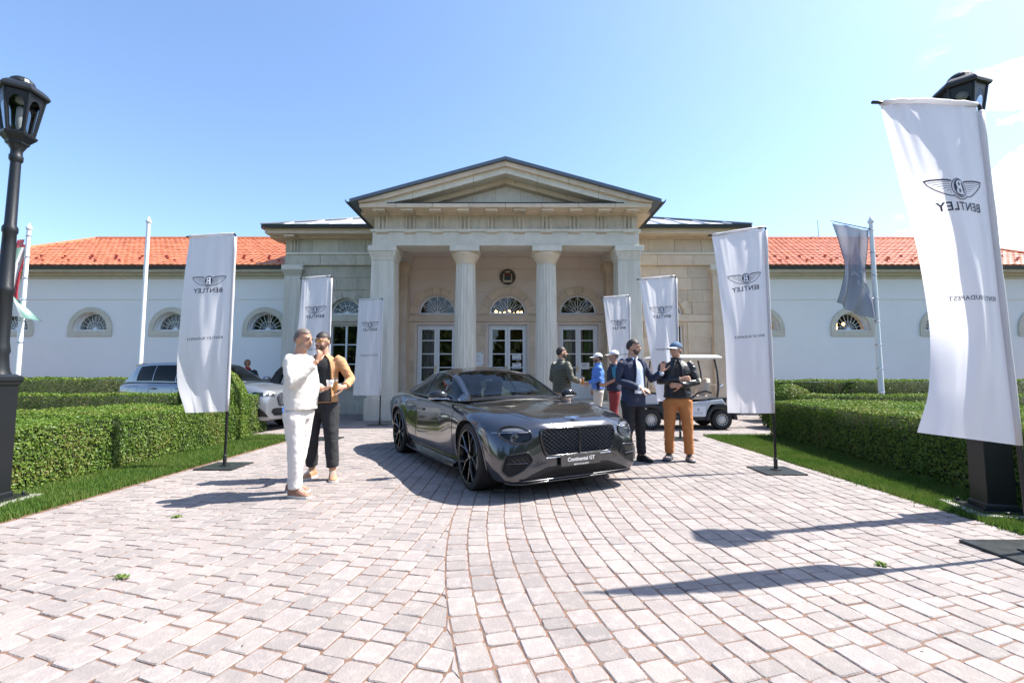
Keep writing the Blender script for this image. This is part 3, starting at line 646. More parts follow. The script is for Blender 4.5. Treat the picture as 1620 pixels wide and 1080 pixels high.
# ---------------------------------------------------------------- grass and hedges
def M_leaf(name, cols, trans=.3, rough=.5):
    m = bpy.data.materials.new(name); m.use_nodes = True; n = m.node_tree.nodes; l = m.node_tree.links; n.clear()
    geo = n.new('ShaderNodeNewGeometry'); rp = n.new('ShaderNodeValToRGB'); e = rp.color_ramp.elements
    for i, (p, c) in enumerate(cols):
        el = e[i] if i < 2 else e.new(p); el.position = p; el.color = (*c, 1)
    nz_ = n.new('ShaderNodeTexNoise'); nz_.inputs['Scale'].default_value = 1.6; nz_.inputs['Detail'].default_value = 5; l.new(geo.outputs['Position'], nz_.inputs['Vector'])
    a = n.new('ShaderNodeMath'); a.operation = 'MULTIPLY_ADD'; a.inputs[1].default_value = .85; l.new(nz_.outputs[0], a.inputs[0])
    b2 = n.new('ShaderNodeMath'); b2.operation = 'MULTIPLY'; b2.inputs[1].default_value = .38; l.new(geo.outputs['Random Per Island'], b2.inputs[0]); l.new(b2.outputs[0], a.inputs[2])
    l.new(a.outputs[0], rp.inputs[0])
    d = n.new('ShaderNodeBsdfDiffuse'); t = n.new('ShaderNodeBsdfTranslucent'); g = n.new('ShaderNodeBsdfGlossy'); g.inputs['Roughness'].default_value = rough
    l.new(rp.outputs[0], d.inputs[0]); l.new(rp.outputs[0], t.inputs[0])
    m1 = n.new('ShaderNodeMixShader'); m1.inputs[0].default_value = trans; m2 = n.new('ShaderNodeMixShader'); m2.inputs[0].default_value = .025
    l.new(d.outputs[0], m1.inputs[1]); l.new(t.outputs[0], m1.inputs[2]); l.new(m1.outputs[0], m2.inputs[1]); l.new(g.outputs[0], m2.inputs[2])
    o = n.new('ShaderNodeOutputMaterial'); l.new(m2.outputs[0], o.inputs[0]); return m
box_leaf = M_leaf('box_leaf', [(.22, (.035,.075,.012)), (.5, (.080,.155,.020)), (.72, (.155,.235,.032)), (.90, (.20,.15,.06))])
box_core = M('hedge_twigs', (.03,.035,.015), (.02,.03,.01), 8, .95)
grass_m = M_leaf('grass_blade', [(.25, (.045,.105,.016)), (.55, (.09,.18,.025)), (.9, (.19,.22,.06))], .35)
def quads(name, P0, N, size, mats, core=None, parent=None, asp=.55):     # many small leaf faces
    n = len(P0); up = rng.normal(size=(n, 3)); Nn = N+rng.normal(size=(n, 3))*.55; Nn /= np.linalg.norm(Nn, axis=1)[:, None]
    U = np.cross(Nn, up); U /= np.linalg.norm(U, axis=1)[:, None]; V = np.cross(Nn, U); sz = size*rng.uniform(.6, 1.35, n)[:, None]
    v = np.stack([P0-U*sz, P0+V*sz*asp, P0+U*sz, P0-V*sz*asp], 1).reshape(-1, 3)
    me = bpy.data.meshes.new(name); nv = 4*n; cv, cf = core if core else ([], [])
    allv = np.concatenate([v, np.array(cv).reshape(-1, 3)]) if len(cv) else v
    faces = np.arange(nv).reshape(-1, 4)
    if len(cf): faces = np.concatenate([faces, np.array(cf)+nv])
    me.vertices.add(len(allv)); me.vertices.foreach_set('co', allv.astype(np.float32).ravel()); me.loops.add(faces.size); me.loops.foreach_set('vertex_index', faces.astype(np.int32).ravel())
    me.polygons.add(len(faces)); me.polygons.foreach_set('loop_start', np.arange(0, faces.size, 4, dtype=np.int32)); 
    for mt in mats: me.materials.append(mt)
    mi = np.zeros(len(faces), np.int32); mi[n:] = 1; me.polygons.foreach_set('material_index', mi); me.update(calc_edges=True); return obj(name, me, parent)
def hedge_boxes(name, polys, z1, dens, leaf, label, group, vis_only=True, zb=0.0):
    """polys: list of (ax,ay,bx,by,width): a run of hedge from a to b, width to its left"""
    Ps, Ns, cv, cf = [], [], [], []
    for ax, ay, bx, by, w in polys:
        a = np.array([ax, ay]); d = np.array([bx-ax, by-ay]); L = np.linalg.norm(d); d = d/L; nrm = np.array([-d[1], d[0]])
        def put(n_, f, nv):
            q = f(n_); Ps.append(q); Ns.append(np.tile(nv, (len(q), 1)))
        def surf(area, fn, nv): 
            k = int(area*dens); uu, ww = rng.random(k), rng.random(k); pts, = fn(uu, ww),; Ps.append(pts); Ns.append(np.tile(np.array(nv, float), (k, 1)))
        h = z1-zb; sg = 1 if w > 0 else -1; aw = abs(w)
        side = lambda off, sgn: (lambda u, v: np.column_stack([a[0]+d[0]*u*L+nrm[0]*off, a[1]+d[1]*u*L+nrm[1]*off, zb+.03+v*(h-.03)]))
        surf(L*h, side(0, 1), (-nrm[0]*sg, -nrm[1]*sg, .1)); surf(L*h, side(w, 1), (nrm[0]*sg, nrm[1]*sg, .1))
        surf(L*aw, lambda u, v: np.column_stack([a[0]+d[0]*u*L+nrm[0]*v*w, a[1]+d[1]*u*L+nrm[1]*v*w, np.full(len(u), z1)]), (0, 0, 1))
        for e in (0, L): surf(aw*h, lambda u, v, e=e: np.column_stack([a[0]+d[0]*e+nrm[0]*u*w, a[1]+d[1]*e+nrm[1]*u*w, zb+.03+v*(h-.03)]), (d[0]*(1 if e else -1), d[1]*(1 if e else -1), .1))
        o = len(cv); ins = .05
        for z in (zb, z1-ins):
            for e, s_ in ((ins, ins*sg), (L-ins, ins*sg), (L-ins, w-ins*sg), (ins, w-ins*sg)): q = a+d*e+nrm*s_; cv.append((q[0], q[1], z))
        cf += [tuple(o+i for i in f) for f in ((4, 5, 6, 7), (0, 1, 5, 4), (1, 2, 6, 5), (2, 3, 7, 6), (3, 0, 4, 7))]
    Pn = np.concatenate(Ps); Nn = np.concatenate(Ns)
    # gentle unevenness of the clipped faces and a soft top edge
    wob = np.array([noise.noise(Vector((p[0]*1.7, p[1]*1.7, p[2]*1.2))) for p in Pn])*.045+np.array([noise.noise(Vector((p[0]*7, p[1]*7, p[2]*2.0))) for p in Pn])*.022
    Pn = Pn+Nn*(wob+rng.normal(size=len(Pn))*.014)[:, None]
    nr = ~((Pn[:, 2] > z1-.06) & (np.abs(Nn[:, 2]) < .5) & (rng.random(len(Pn)) < .25)); Pn, Nn = Pn[nr], Nn[nr]
    o = quads(name, Pn, Nn, leaf, [box_leaf, box_core], (cv, cf)); return tag(o, label, 'hedge', group)
def topiary(name, c, r, zt, zc, dens, leaf, label, low=False):
    k = int(4*PI*r*r*dens); th = np.arccos(rng.uniform(0 if not low else -.2, 1, k)); ph = rng.uniform(0, 2*PI, k); rz = zt-zc
    N1 = np.column_stack([np.sin(th)*np.cos(ph), np.sin(th)*np.sin(ph), np.cos(th)]); P1 = N1*np.array([r, r, rz])+np.array([c[0], c[1], zc])
    k2 = int(2*PI*r*zc*dens); ph = rng.uniform(0, 2*PI, k2); N2 = np.column_stack([np.cos(ph), np.sin(ph), np.full(k2, .1)]); P2 = np.column_stack([c[0]+r*np.cos(ph), c[1]+r*np.sin(ph), rng.uniform(.02, zc, k2)])
    Pn, Nn = np.concatenate([P1, P2]), np.concatenate([N1, N2])
    wob = np.array([noise.noise(Vector(p)*2.2) for p in Pn])*.05; Pn = Pn+Nn*(wob+rng.normal(size=len(Pn))*.013)[:, None]
    n = 16; cv, cf = [], []; rr = r-.06
    rings = [(rr, 0), (rr, zc)]+[(rr*math.cos(a), zc+(rz-.06)*math.sin(a)) for a in (.4, .8, 1.2, 1.5)]
    for q, z in rings: cv += [(c[0]+q*math.cos(2*PI*j/n), c[1]+q*math.sin(2*PI*j/n), z) for j in range(n)]
    for i in range(len(rings)-1): cf += [(i*n+j, i*n+(j+1) % n, (i+1)*n+(j+1) % n, (i+1)*n+j) for j in range(n)]
    return tag(quads(name, Pn, Nn, leaf, [box_leaf, box_core], (cv, cf)), label, 'topiary', 'rounded box topiaries')
HG = 'clipped box hedges'
hedge_boxes('hedge', [(-5.28, 3.9, -5.28, 9.0, 2.1), (-7.38, 3.9, -7.38, 7.4, 1.6)], .70, 5600, .0155, 'sunlit long clipped hedge beside the left lawn strip', HG)
hedge_boxes('hedge', [(-5.6, 9.75, -13.5, 9.75, -.75)], .85, 2300, .019, 'low clipped hedge directly in front of the silver car', HG)
hedge_boxes('hedge', [(-9.9, 11.9, -16.5, 11.9, -.9)], 1.19, 1500, .022, 'far clipped hedge at the rear of the silver car by the left white wall', HG)
topiary('topiary', (-5.86, 9.02), .58, 1.40, .78, 4200, .0165, 'tall rounded box topiary at the end of the left hedge before the silver car')
hedge_boxes('hedge', [(4.70, 3.4, 5.36, 9.55, -3.2)], .74, 4200, .0165, 'shaded long clipped hedge beside the right lawn strip', HG)
hedge_boxes('hedge', [(7.2, 12.4, 17.5, 12.4, 1.0)], 1.13, 1300, .023, 'far clipped hedge in front of the right white wing', HG)
hedge_boxes('hedge', [(6.7, 10.6, 17.5, 10.6, .7)], .80, 1300, .023, 'middle clipped hedge running behind the low mound on the right', HG)
topiary('topiary', (6.72, 11.2), .52, 1.04, .62, 2200, .019, 'low rounded box mound behind the right hedge')
# grass blades
def grass(name, rects, dens, hgt, seed):
    Pl = []
    for x0, x1, y0, y1 in rects:
        k = int((x1-x0)*(y1-y0)*dens); Pl.append(np.column_stack([rng.uniform(x0, x1, k), rng.uniform(y0, y1, k)]))
    P2 = np.concatenate(Pl); n = len(P2); h = hgt*rng.uniform(.5, 1.3, n); an = rng.uniform(0, 2*PI, n); w = .0045*rng.uniform(.7, 1.4, n); le = rng.uniform(0, .6, n)*h; la = rng.uniform(0, 2*PI, n)
    P2[:, 0] += np.where(np.abs(P2[:, 0]-XL) < .05, rng.exponential(.018, n), 0)-np.where(np.abs(P2[:, 0]-XR) < .05, rng.exponential(.018, n), 0); b = np.column_stack([P2, np.zeros(n)]); dx = np.column_stack([np.cos(an)*w, np.sin(an)*w, np.zeros(n)]); tip = b+np.column_stack([np.cos(la)*le, np.sin(la)*le, h])
    v = np.stack([b-dx, b+dx, tip], 1).reshape(-1, 3); f = np.arange(3*n)
    me = bpy.data.meshes.new(name); me.vertices.add(3*n); me.vertices.foreach_set('co', v.astype(np.float32).ravel()); me.loops.add(3*n); me.loops.foreach_set('vertex_index', f.astype(np.int32)); me.polygons.add(n); me.polygons.foreach_set('loop_start', np.arange(0, 3*n, 3, dtype=np.int32))
    me.materials.append(grass_m); me.update(calc_edges=True); return tag(obj(name, me), kind='stuff')
grass('grass', [(-5.5, XL+.01, 3.2, 7), (XR-.01, 5.1, 2.8, 7)], 15000, .05, 1)
grass('grass', [(-6.4, XL+.01, 7, YLAWN), (XR-.01, 5.6, 7, YLAWN)], 8000, .055, 2)
grass('grass', [(-6.4, XL+.06, 1.0, 3.2), (XR-.03, 5.6, 1.0, 2.8)], 2500, .05, 3)
m = []
tuft = M_leaf('weed_leaf', [(.3, (.06,.13,.02)), (.7, (.15,.22,.04))])
for (x, y) in ((-2.42, 2.93), (-2.98, 4.15), (2.45, 3.12)):
    k = 40; p = np.column_stack([x+rng.normal(size=k)*.025, y+rng.normal(size=k)*.012, rng.uniform(.002, .02, k)]); quads('weed', p, np.tile([0, -.5, 1.], (k, 1)), .012, [tuft]); bpy.data.objects[-1] if False else None
ws = [o for o in COL.objects if o.name.startswith('weed')]
for o, t in zip(ws, ('green weed tuft between the pavers near the lower left', 'small weed tuft between the pavers close to the left lawn edge', 'tiny yellowish weed tuft beside the right black banner plate')): tag(o, t, 'weed', 'weeds in the paving joints')
k = 170; pd = np.column_stack([rng.uniform(-4.3, 4.0, k), rng.uniform(1.5, 9.5, k), np.full(k, .006)]); litter_m = M_leaf('litter', [(.3, (.05,.03,.015)), (.6, (.10,.08,.03)), (.9, (.07,.12,.03))])
tag(quads('leaf_litter', pd, np.tile([0, 0, 1.6], (k, 1)), .008, [litter_m]), kind='stuff')
# dense trees behind the camera, seen only as reflections in glass and paint
k = 26000; th = rng.uniform(-1, 1, k); 
Pt = np.column_stack([rng.uniform(-45, 45, k), -24+rng.normal(size=k)*2.5, 0*th]); Pt[:, 2] = rng.random(k)**.8*(8+3*np.sin(Pt[:, 0]*.33)+2*np.sin(Pt[:, 0]*.9+1))
tree_leaf = M_leaf('tree_leaf', [(.2, (.02,.05,.012)), (.6, (.05,.10,.02)), (.9, (.09,.14,.03))])
tag(quads('far_trees', Pt, np.tile([0, 1., .3], (k, 1)), .42, [tree_leaf]), kind='stuff')
# ---------------------------------------------------------------- cars
def paint(name, col, metal=.55, rough=.32):
    m = M(name, col, rough=rough, metal=metal, coat=1.0); return m
grey_paint = paint('anthracite_paint', (.075,.079,.090), .85, .18); silver_paint = paint('silver_paint', (.23,.245,.27), .6, .33)
gloss_black = M('gloss_black', (.008,.008,.009), rough=.12, coat=.5); rubber = M('tyre_rubber', (.012,.012,.013), rough=.75, bump=.1, bscale=90)
rim_dark = M('dark_rim', (.02,.02,.022), rough=.22, metal=.8); rim_edge = M('machined_rim', (.45,.44,.43), rough=.2, metal=1); chrome = M('chrome', (.75,.76,.78), rough=.06, metal=1)
dark_chrome = M('dark_chrome', (.16,.17,.19), rough=.14, metal=1); car_glass = M_glass('car_glass', (.40,.46,.45), ior=1.42, refl=.8); tint_glass = M_glass('privacy_glass', (.05,.05,.055), ior=1.22)
lens_glass = M_glass('lens_glass', (.8,.82,.85), ior=1.5); lamp_white = M('lamp_white', (.42,.45,.5), rough=.2); mesh_black = M('matt_black_mesh', (.005,.005,.006), rough=.55); lamp_dark = M('lamp_dark', (.004,.004,.005), rough=.1, spec=.35); lamp_grey = M('lamp_grey', (.10,.115,.135), rough=.3); red_lens = M('red_lens', (.25,.01,.01), rough=.15, coat=1)
grille_m = M('grille_dark', (.075,.078,.085), rough=.22, metal=1); leather = M('dark_leather', (.03,.032,.038), rough=.6); leather_t = M('tan_leather', (.35,.30,.25), rough=.6); disc_m = M('brake_disc', (.3,.3,.3), rough=.35, metal=1)
def section(p, n=10):              # p: list of (y,z) half section control points -> smooth points
    q = [Vector((a, b)) for a, b in p]; out = []
    for i in range(len(q)-1):
        p0, p1, p2, p3 = q[max(i-1, 0)], q[i], q[i+1], q[min(i+2, len(q)-1)]
        if i == 0: p0 = Vector((-p2.x, p2.y))
        if i == len(q)-2: p3 = Vector((-p1.x, p1.y))
        for k in range(n):
            t = k/n; l1, l2 = (p2-p0)*.5, (p3-p1)*.5; d = (p2-p1).length; 
            if l1.length > d: l1 = l1*(d/l1.length)
            if l2.length > d: l2 = l2*(d/l2.length)
            out.append((2*t**3-3*t*t+1)*p1+(t**3-2*t*t+t)*l1+(-2*t**3+3*t*t)*p2+(t**3-t*t)*l2)
    out.append(q[-1]); return out
def car_body(name, keys, wheels, wr, mat, parent, nx=150, nose=.03, tail=.03, arch_in=.5):
    x0, x1 = keys[0][0], keys[-1][0]; rings = []; xs = [x0+(x1-x0)*(.5-.5*math.cos(PI*i/nx))*1.0 for i in range(nx+1)]
    for x in xs:
        zb, wb, zm, wm, zs, ws, zt, wt, zc = smooth_keys(keys, x)
        h = section([(0, zb), (wb*.8, zb), (wb, zb+.05), (wm, zm), (ws, zs), (wt, zt), (wt*.5, zt+(zc-zt)*.75), (0, zc)], 7)
        rings.append([(x, v.x, v.y) for v in h]+[(x, -v.x, v.y) for v in h[-2:0:-1]])
    def shrink(r, f, dx): 
        c = sum((Vector(p) for p in r), Vector())/len(r); return [((c+(Vector(p)-c)*f)+Vector((dx, 0, 0)))[:] for p in r]
    R0 = [shrink(rings[0], .6, -tail), shrink(rings[0], .9, -tail*.75)]; R1 = [shrink(rings[-1], .93, nose*.6), shrink(rings[-1], .6, nose)]
    m = MB().loft(R0+rings+R1); o = m.build(name, [mat, black], parent, smooth=True)
    for wx in wheels:                      # cut the wheel arches
        for s in (-1, 1):
            c = MB().lathe([(wr, 0), (wr, .8)], 48); me = bpy.data.meshes.new('cutter'); me.from_pydata(c.v, [], c.f); me.materials.append(black)
            b = bmesh.new(); b.from_mesh(me); bmesh.ops.recalc_face_normals(b, faces=b.faces); b.transform(Matrix.Translation((wx[0], s*arch_in, wx[1])) @ Matrix.Rotation(-s*PI/2, 4, 'X')); b.to_mesh(me); b.free()
            co = bpy.data.objects.new('cutter', me); COL.objects.link(co); md = o.modifiers.new('cut', 'BOOLEAN'); md.object = co; md.operation = 'DIFFERENCE'; md.solver = 'EXACT'; md.material_mode = 'TRANSFER'
    dg = bpy.context.evaluated_depsgraph_get(); dg.update(); me = bpy.data.meshes.new_from_object(o.evaluated_get(dg)); o.modifiers.clear(); o.data = me
    for c in [q for q in COL.objects if q.name.startswith('cutter')]: bpy.data.objects.remove(c)
    me.shade_smooth(); me.set_sharp_from_angle(angle=R(38))
    b = bmesh.new(); b.from_mesh(me); bmesh.ops.triangulate(b, faces=b.faces); tree = BVHTree.FromBMesh(b); b.free(); return o, tree
def front_hit(tree, y, z, off=.004, x=5):
    h = tree.ray_cast(Vector((x, y, z)), Vector((-1, 0, 0))); return None if h[0] is None else h[0]+Vector((off, 0, 0))
def side_hit(tree, x, z, s, off=.003):
    h = tree.ray_cast(Vector((x, 3*s, z)), Vector((0, -s, 0))); return None if h[0] is None else h[0]+Vector((0, s*off, 0))
def top_hit(tree, x, y, off=.003):
    h = tree.ray_cast(Vector((x, y, 4)), Vector((0, 0, -1))); return None if h[0] is None else h[0]+Vector((0, 0, off))
def patch(poly, tree, off, n=14):          # filled 2D polygon (y,z) laid onto the front of the body
    cy = sum(p[0] for p in poly)/len(poly); cz = sum(p[1] for p in poly)/len(poly); rings = []
    pl = []
    for i in range(len(poly)):
        a, b_ = poly[i], poly[(i+1) % len(poly)]
        for k in range(4): pl.append((a[0]+(b_[0]-a[0])*k/4, a[1]+(b_[1]-a[1])*k/4))
    for f in [1-i/n for i in range(n)]:
        r = []
        for y, z in pl:
            h = front_hit(tree, cy+(y-cy)*f, cz+(z-cz)*f, off)
            r.append(h if h is not None else Vector((0, cy, cz)))
        rings.append(r)
    return MB().loft(rings, True)
def outline(poly, tree, off, rad, n=6, mtx=None, seg=6):
    pts = []
    for i in range(len(poly)):
        a, b_ = poly[i], poly[(i+1) % len(poly)]
        for k in range(seg):
            h = front_hit(tree, a[0]+(b_[0]-a[0])*k/seg, a[1]+(b_[1]-a[1])*k/seg, off)
            if h is not None: pts.append(h)
    return MB().tube(pts, rad, n, closed=True)
def rounded(poly, r, k=4):
    out = []; n = len(poly)
    for i in range(n):
        p, a, b_ = Vector(poly[i]), Vector(poly[i-1]), Vector(poly[(i+1) % n]); d1, d2 = (a-p), (b_-p); rr = min(r, d1.length*.45, d2.length*.45); s0, s1 = p+d1.normalized()*rr, p+d2.normalized()*rr
        for q in range(k+1): t = q/k; out.append(tuple((1-t)**2*s0+2*t*(1-t)*p+t*t*s1))
    return out
def inside(poly, y, z):
    c = False; n = len(poly)
    for i in range(n):
        (a, b_), (d, e) = poly[i], poly[i-1]
        if (b_ > z) != (e > z) and y < (d-a)*(z-b_)/(e-b_)+a: c = not c
    return c
def lattice(poly, tree, off, pitch, slope, rad, step=.012):
    m = MB(); y0, y1 = min(p[0] for p in poly), max(p[0] for p in poly); z0, z1 = min(p[1] for p in poly), max(p[1] for p in poly)
    for sg in (1, -1):
        c = y0-(z1-z0)/slope
        while c < y1+(z1-z0)/slope:
            run = []; k = int((z1-z0)/slope/step)+1
            for i in range(k+1):
                t = i/k; z = z0+(z1-z0)*t; y = c+sg*(z-z0)/slope if sg > 0 else c+(z1-z)/slope
                ins = inside(poly, y, z)
                if ins: run.append((y, z))
                if (not ins or i == k) and run:
                    if len(run) > 1:
                        ps = [front_hit(tree, *run[0], off)]+[front_hit(tree, *q, off) for q in run[1:-1:2]]+[front_hit(tree, *run[-1], off)]
                        ps = [p for p in ps if p is not None]
                        if len(ps) > 1: m.tube(ps, rad, 4, cap=False)
                    run = []
            c += pitch
    return m
def wheel(parent, x, y, z, r, w, side, spokes, steer=0, style='y', rim_r=.80):
    e = bpy.data.objects.new('wheel', None); COL.objects.link(e); e.parent = parent; e.location = (x, y, z); e.rotation_euler = (0, 0, steer)
    f = Matrix.Rotation(-side*PI/2, 4, 'X')                    # local z -> outward
    def B(mb, nm, mt, **k):
        mb.v = [tuple(f @ Vector(v)) for v in mb.v]; return mb.build(nm, mt, e, **k)
    ri = r*rim_r
    B(MB().lathe([(ri-.01, -w/2), (r*.93, -w/2), (r, -w/2+.03), (r, w/2-.03), (r*.985, w/2-.012), (r*.93, w/2), (ri+.006, w/2-.006), (ri-.01, w/2-.02)], 56, cap=False), 'tyre', rubber, smooth=True, sharp=50)
    B(MB().lathe([(ri, w/2-.008), (ri-.012, w/2-.004), (ri-.02, w/2-.02), (ri-.03, -w/2), (ri*.3, -w/2+.02), (.01, -w/2+.02)], 48, cap=False), 'rim', rim_dark, smooth=True, sharp=40)
    B(MB().lathe([(.17*r/.36, -.03), (ri*.82, -.03), (ri*.82, -.01), (.17*r/.36, -.01)], 32), 'brake_disc', disc_m)
    m = MB()
    if style == 'y':
        for k in range(spokes):
            a = 2*PI*k/spokes
            for tw in (-1, 1):
                pts = [(.045*math.cos(a), .045*math.sin(a), w/2-.045), (ri*.45*math.cos(a+tw*.05), ri*.45*math.sin(a+tw*.05), w/2-.03), (ri*.97*math.cos(a+tw*.26), ri*.97*math.sin(a+tw*.26), w/2-.012)]
                m.tube(pts, [(.014, .02), (.011, .016), (.009, .014)], 6)
        B(m, 'spokes', rim_dark); m = MB()
        for k in range(spokes):
            a = 2*PI*k/spokes
            for tw in (-1, 1):
                pts = [(ri*.2*math.cos(a+tw*.1), ri*.2*math.sin(a+tw*.1), w/2-.022), (ri*.45*math.cos(a+tw*.085), ri*.45*math.sin(a+tw*.085), w/2-.014), (ri*.96*math.cos(a+tw*.285), ri*.96*math.sin(a+tw*.285), w/2-.002)]
                m.tube(pts, .0035, 5)
        m.tube([(ri*.985*math.cos(2*PI*j/40), ri*.985*math.sin(2*PI*j/40), w/2-.003) for j in range(40)], .003, 5, closed=True); B(m, 'spoke_edges', rim_edge)
    else:
        mt = style
        for k in range(spokes):
            a = 2*PI*k/spokes; m.tube([(ri*.3*math.cos(a), ri*.3*math.sin(a), w/2-.02), (ri*.95*math.cos(a), ri*.95*math.sin(a), w/2-.015)], [(.02, .012), (.012, .01)], 6)
        m.lathe([(ri*.34, w/2-.03), (ri*.34, w/2-.008), (ri*.2, w/2-.002), (.01, w/2)], 24); m.lathe([(ri*.9, w/2-.02), (ri*.99, w/2-.012), (ri*1.0, w/2-.003), (ri*.9, w/2-.008)], 40, cap=False); B(m, 'spokes', mt)
    B(MB().lathe([(.05, w/2-.05), (.045, w/2-.018), (.02, w/2-.012), (.005, w/2-.012)], 20), 'hub_cap', dark_chrome, smooth=True, sharp=40)
    return e
def greenhouse(keys, parent, mat, regions, nx=70, nt=10):
    """keys: x, belt w, belt z, rail w, rail z, centre z. regions: list of (name, material, x0, x1, t0, t1, sides)"""
    xs = sorted(set([keys[0][0]+(keys[-1][0]-keys[0][0])*i/nx for i in range(nx+1)]+[v for r in regions for v in r[2:4]]))
    ts = sorted(set([2*i/(2*nt) for i in range(2*nt+1)]+[v for r in regions for v in r[4:6]]))
    def pt(x, t, s):
        bw, bz, rw, rz, cz = smooth_keys(keys, x)
        if t <= 1: y = bw+(rw-bw)*t; z = bz+(rz-bz)*t; bulge = .022*math.sin(PI*t); return (x, s*(y+bulge), z)
        u = t-1; y = rw*(1-u); z = rz+(cz-rz)*(1-(1-u)**2.2); return (x, s*y, z)
    def reg(x, t):
        for i, r in enumerate(regions):
            if r[2]-1e-6 < x < r[3]+1e-6 and r[4]-1e-6 < t < r[5]+1e-6: return i
        return -1
    out = {}
    for s in (-1, 1):
        for i in range(len(xs)-1):
            for j in range(len(ts)-1):
                k = reg((xs[i]+xs[i+1])/2, (ts[j]+ts[j+1])/2); key = (k, s if k >= 0 and regions[k][6] else 0)
                q = [pt(xs[i], ts[j], s), pt(xs[i+1], ts[j], s), pt(xs[i+1], ts[j+1], s), pt(xs[i], ts[j+1], s)]
                mb = out.setdefault(key, MB()); mb.add(q[::-1] if s > 0 else q, [(0, 1, 2, 3)])
    res = {}
    for key, mb in out.items():
        nm, mt = ('cabin_frame', mat) if key[0] < 0 else regions[key[0]][:2]; res[key] = mb.build(nm, mt, parent, smooth=True, fix=False)
    return res, pt
# ---- the dark grand tourer
car = empty('grand_tourer', (0, 0, 0), 0, 'dark grey two door grand tourer parked at the centre of the paved drive', 'car')
KX = [(-2.50,.46,.58,.62,.70,.78,.69,.84,.52,.87),(-2.42,.36,.70,.61,.81,.82,.79,.90,.56,.94),(-2.2,.27,.82,.60,.91,.86,.90,.965,.64,1.00),(-1.9,.22,.88,.62,.975,.90,.945,.995,.70,1.02),
      (-1.425,.17,.90,.64,1.015,.915,.965,.985,.78,1.01),(-1.0,.16,.89,.60,.965,.885,.915,.945,.80,.97),(-.5,.16,.885,.50,.925,.86,.89,.93,.80,.95),(.3,.16,.885,.50,.922,.85,.895,.925,.79,.955),
      (.8,.16,.885,.54,.940,.84,.925,.92,.75,.965),(1.425,.17,.90,.62,1.0,.825,.955,.905,.70,.92),(1.75,.17,.90,.60,.985,.785,.925,.872,.62,.88),(1.98,.165,.90,.52,.955,.73,.875,.825,.55,.838),
      (2.13,.165,.87,.46,.905,.68,.80,.785,.51,.80),(2.22,.17,.80,.42,.83,.63,.71,.745,.48,.762),(2.26,.19,.70,.40,.72,.59,.61,.705,.45,.728)]
KX = [((k[0] if k[0] <= 1.425 else 1.425+(k[0]-1.425)*.87),)+k[1:] for k in KX]
body, tree = car_body('body', KX, [(1.425, .365), (-1.425, .365)], .405, grey_paint, car, nose=.02)
GK = [(-2.15,.60,.985,.42,1.0,1.008),(-1.9,.70,.985,.46,1.055,1.085),(-1.5,.775,.975,.50,1.175,1.225),(-1.0,.80,.96,.535,1.285,1.345),(-.35,.81,.945,.565,1.335,1.398),(.1,.81,.935,.60,1.285,1.345),(.45,.80,.93,.645,1.15,1.20),(.75,.775,.93,.69,1.005,1.035),(.92,.75,.935,.72,.945,.965)]
gh, gpt = greenhouse(GK, car, grey_paint, [('windscreen', car_glass, .12, .86, 1.06, 2, False), ('rear_window', tint_glass, -1.95, -1.1, 1.12, 2, False), ('side_window', car_glass, -1.62, -.62, .07, .86, True), ('side_window', car_glass, -.58, .66, .07, .88, True)])
for s in (-1, 1):
    m = MB(); m.tube([gpt(-1.62+2.28*i/40, .045, s) for i in range(41)], .010, 6); m.tube([gpt(-1.62+2.28*i/40, .91, s) for i in range(41)], .009, 6); m.tube([gpt(-1.62, .04+.87*i/6, s) for i in range(7)], .009, 6); m.build('window_trim', gloss_black, car)
    m = MB(); m.tube([Vector(gpt(-.60, .05+.85*i/6, s))+Vector((0, s*.004, 0)) for i in range(7)], [(.022, .006)]*7, 6); m.build('pillar_trim', gloss_black, car)
m = MB()
for s in (-1, 1): m.tube([gpt(.12+.74*i/16, 1.05, s) for i in range(17)], .011, 6)
m.tube([gpt(.12, 1.05+.95*i/10, 1) for i in range(11)]+[gpt(.12, 2-.95*i/10, -1) for i in range(1, 11)], .008, 6); m.tube([gpt(.87, 1.05+.95*i/10, 1) for i in range(11)]+[gpt(.87, 2-.95*i/10, -1) for i in range(1, 11)], .014, 6); m.build('windscreen_trim', gloss_black, car)
m = MB(); m.box(-1.6, .8, -.62, .62, .55, .62).loft([[(.45, -.7, .62), (.45, .7, .62), (.45, .66, .90), (.45, -.66, .90)], [(.86, -.7, .62), (.86, .7, .62), (.86, .66, .93), (.86, -.66, .93)]]).build('dashboard', leather, car)
for sx_ in ((-.35, .36), (-.35, -.36), (-1.15, .34), (-1.15, -.34)):
    x, y = sx_; m = MB(); m.loft([[(x-.02-.10*t*t-d, y-w, z), (x+.14-.12*t*t-d, y-w*.9, z), (x+.14-.12*t*t-d, y+w*.9, z), (x-.02-.10*t*t-d, y+w, z)] for t, z, w, d in ((0, .62, .24, 0), (.5, .82, .25, .03), (1, 1.02, .22, .06), (1.2, 1.06, .14, .07), (1.3, 1.17, .13, .08))]); m.build('seat', leather, car, bevel=.02)
m = MB(); c = Vector((.28, .37, .89)); m.tube([c+Vector((.07*math.sin(2*PI*k/24)*1.0, .18*math.cos(2*PI*k/24), .165*math.sin(2*PI*k/24))) for k in range(24)], .014, 8, closed=True).tube([c+Vector((0, -.17, 0)), c+Vector((.05, 0, 0)), c+Vector((0, .17, 0))], .014, 6); m.build('steering_wheel', leather, car)
MB().box(.10, .13, -.10, .10, 1.215, 1.27).build('rear_view_mirror', gloss_black, car)
for (x, y, sd_) in ((1.425, .83, 1), (1.425, -.83, -1), (-1.425, .84, 1), (-1.425, -.84, -1)): wheel(car, x, y, .365, .365, .275, sd_, 5, steer=R(-3) if x > 0 else 0)
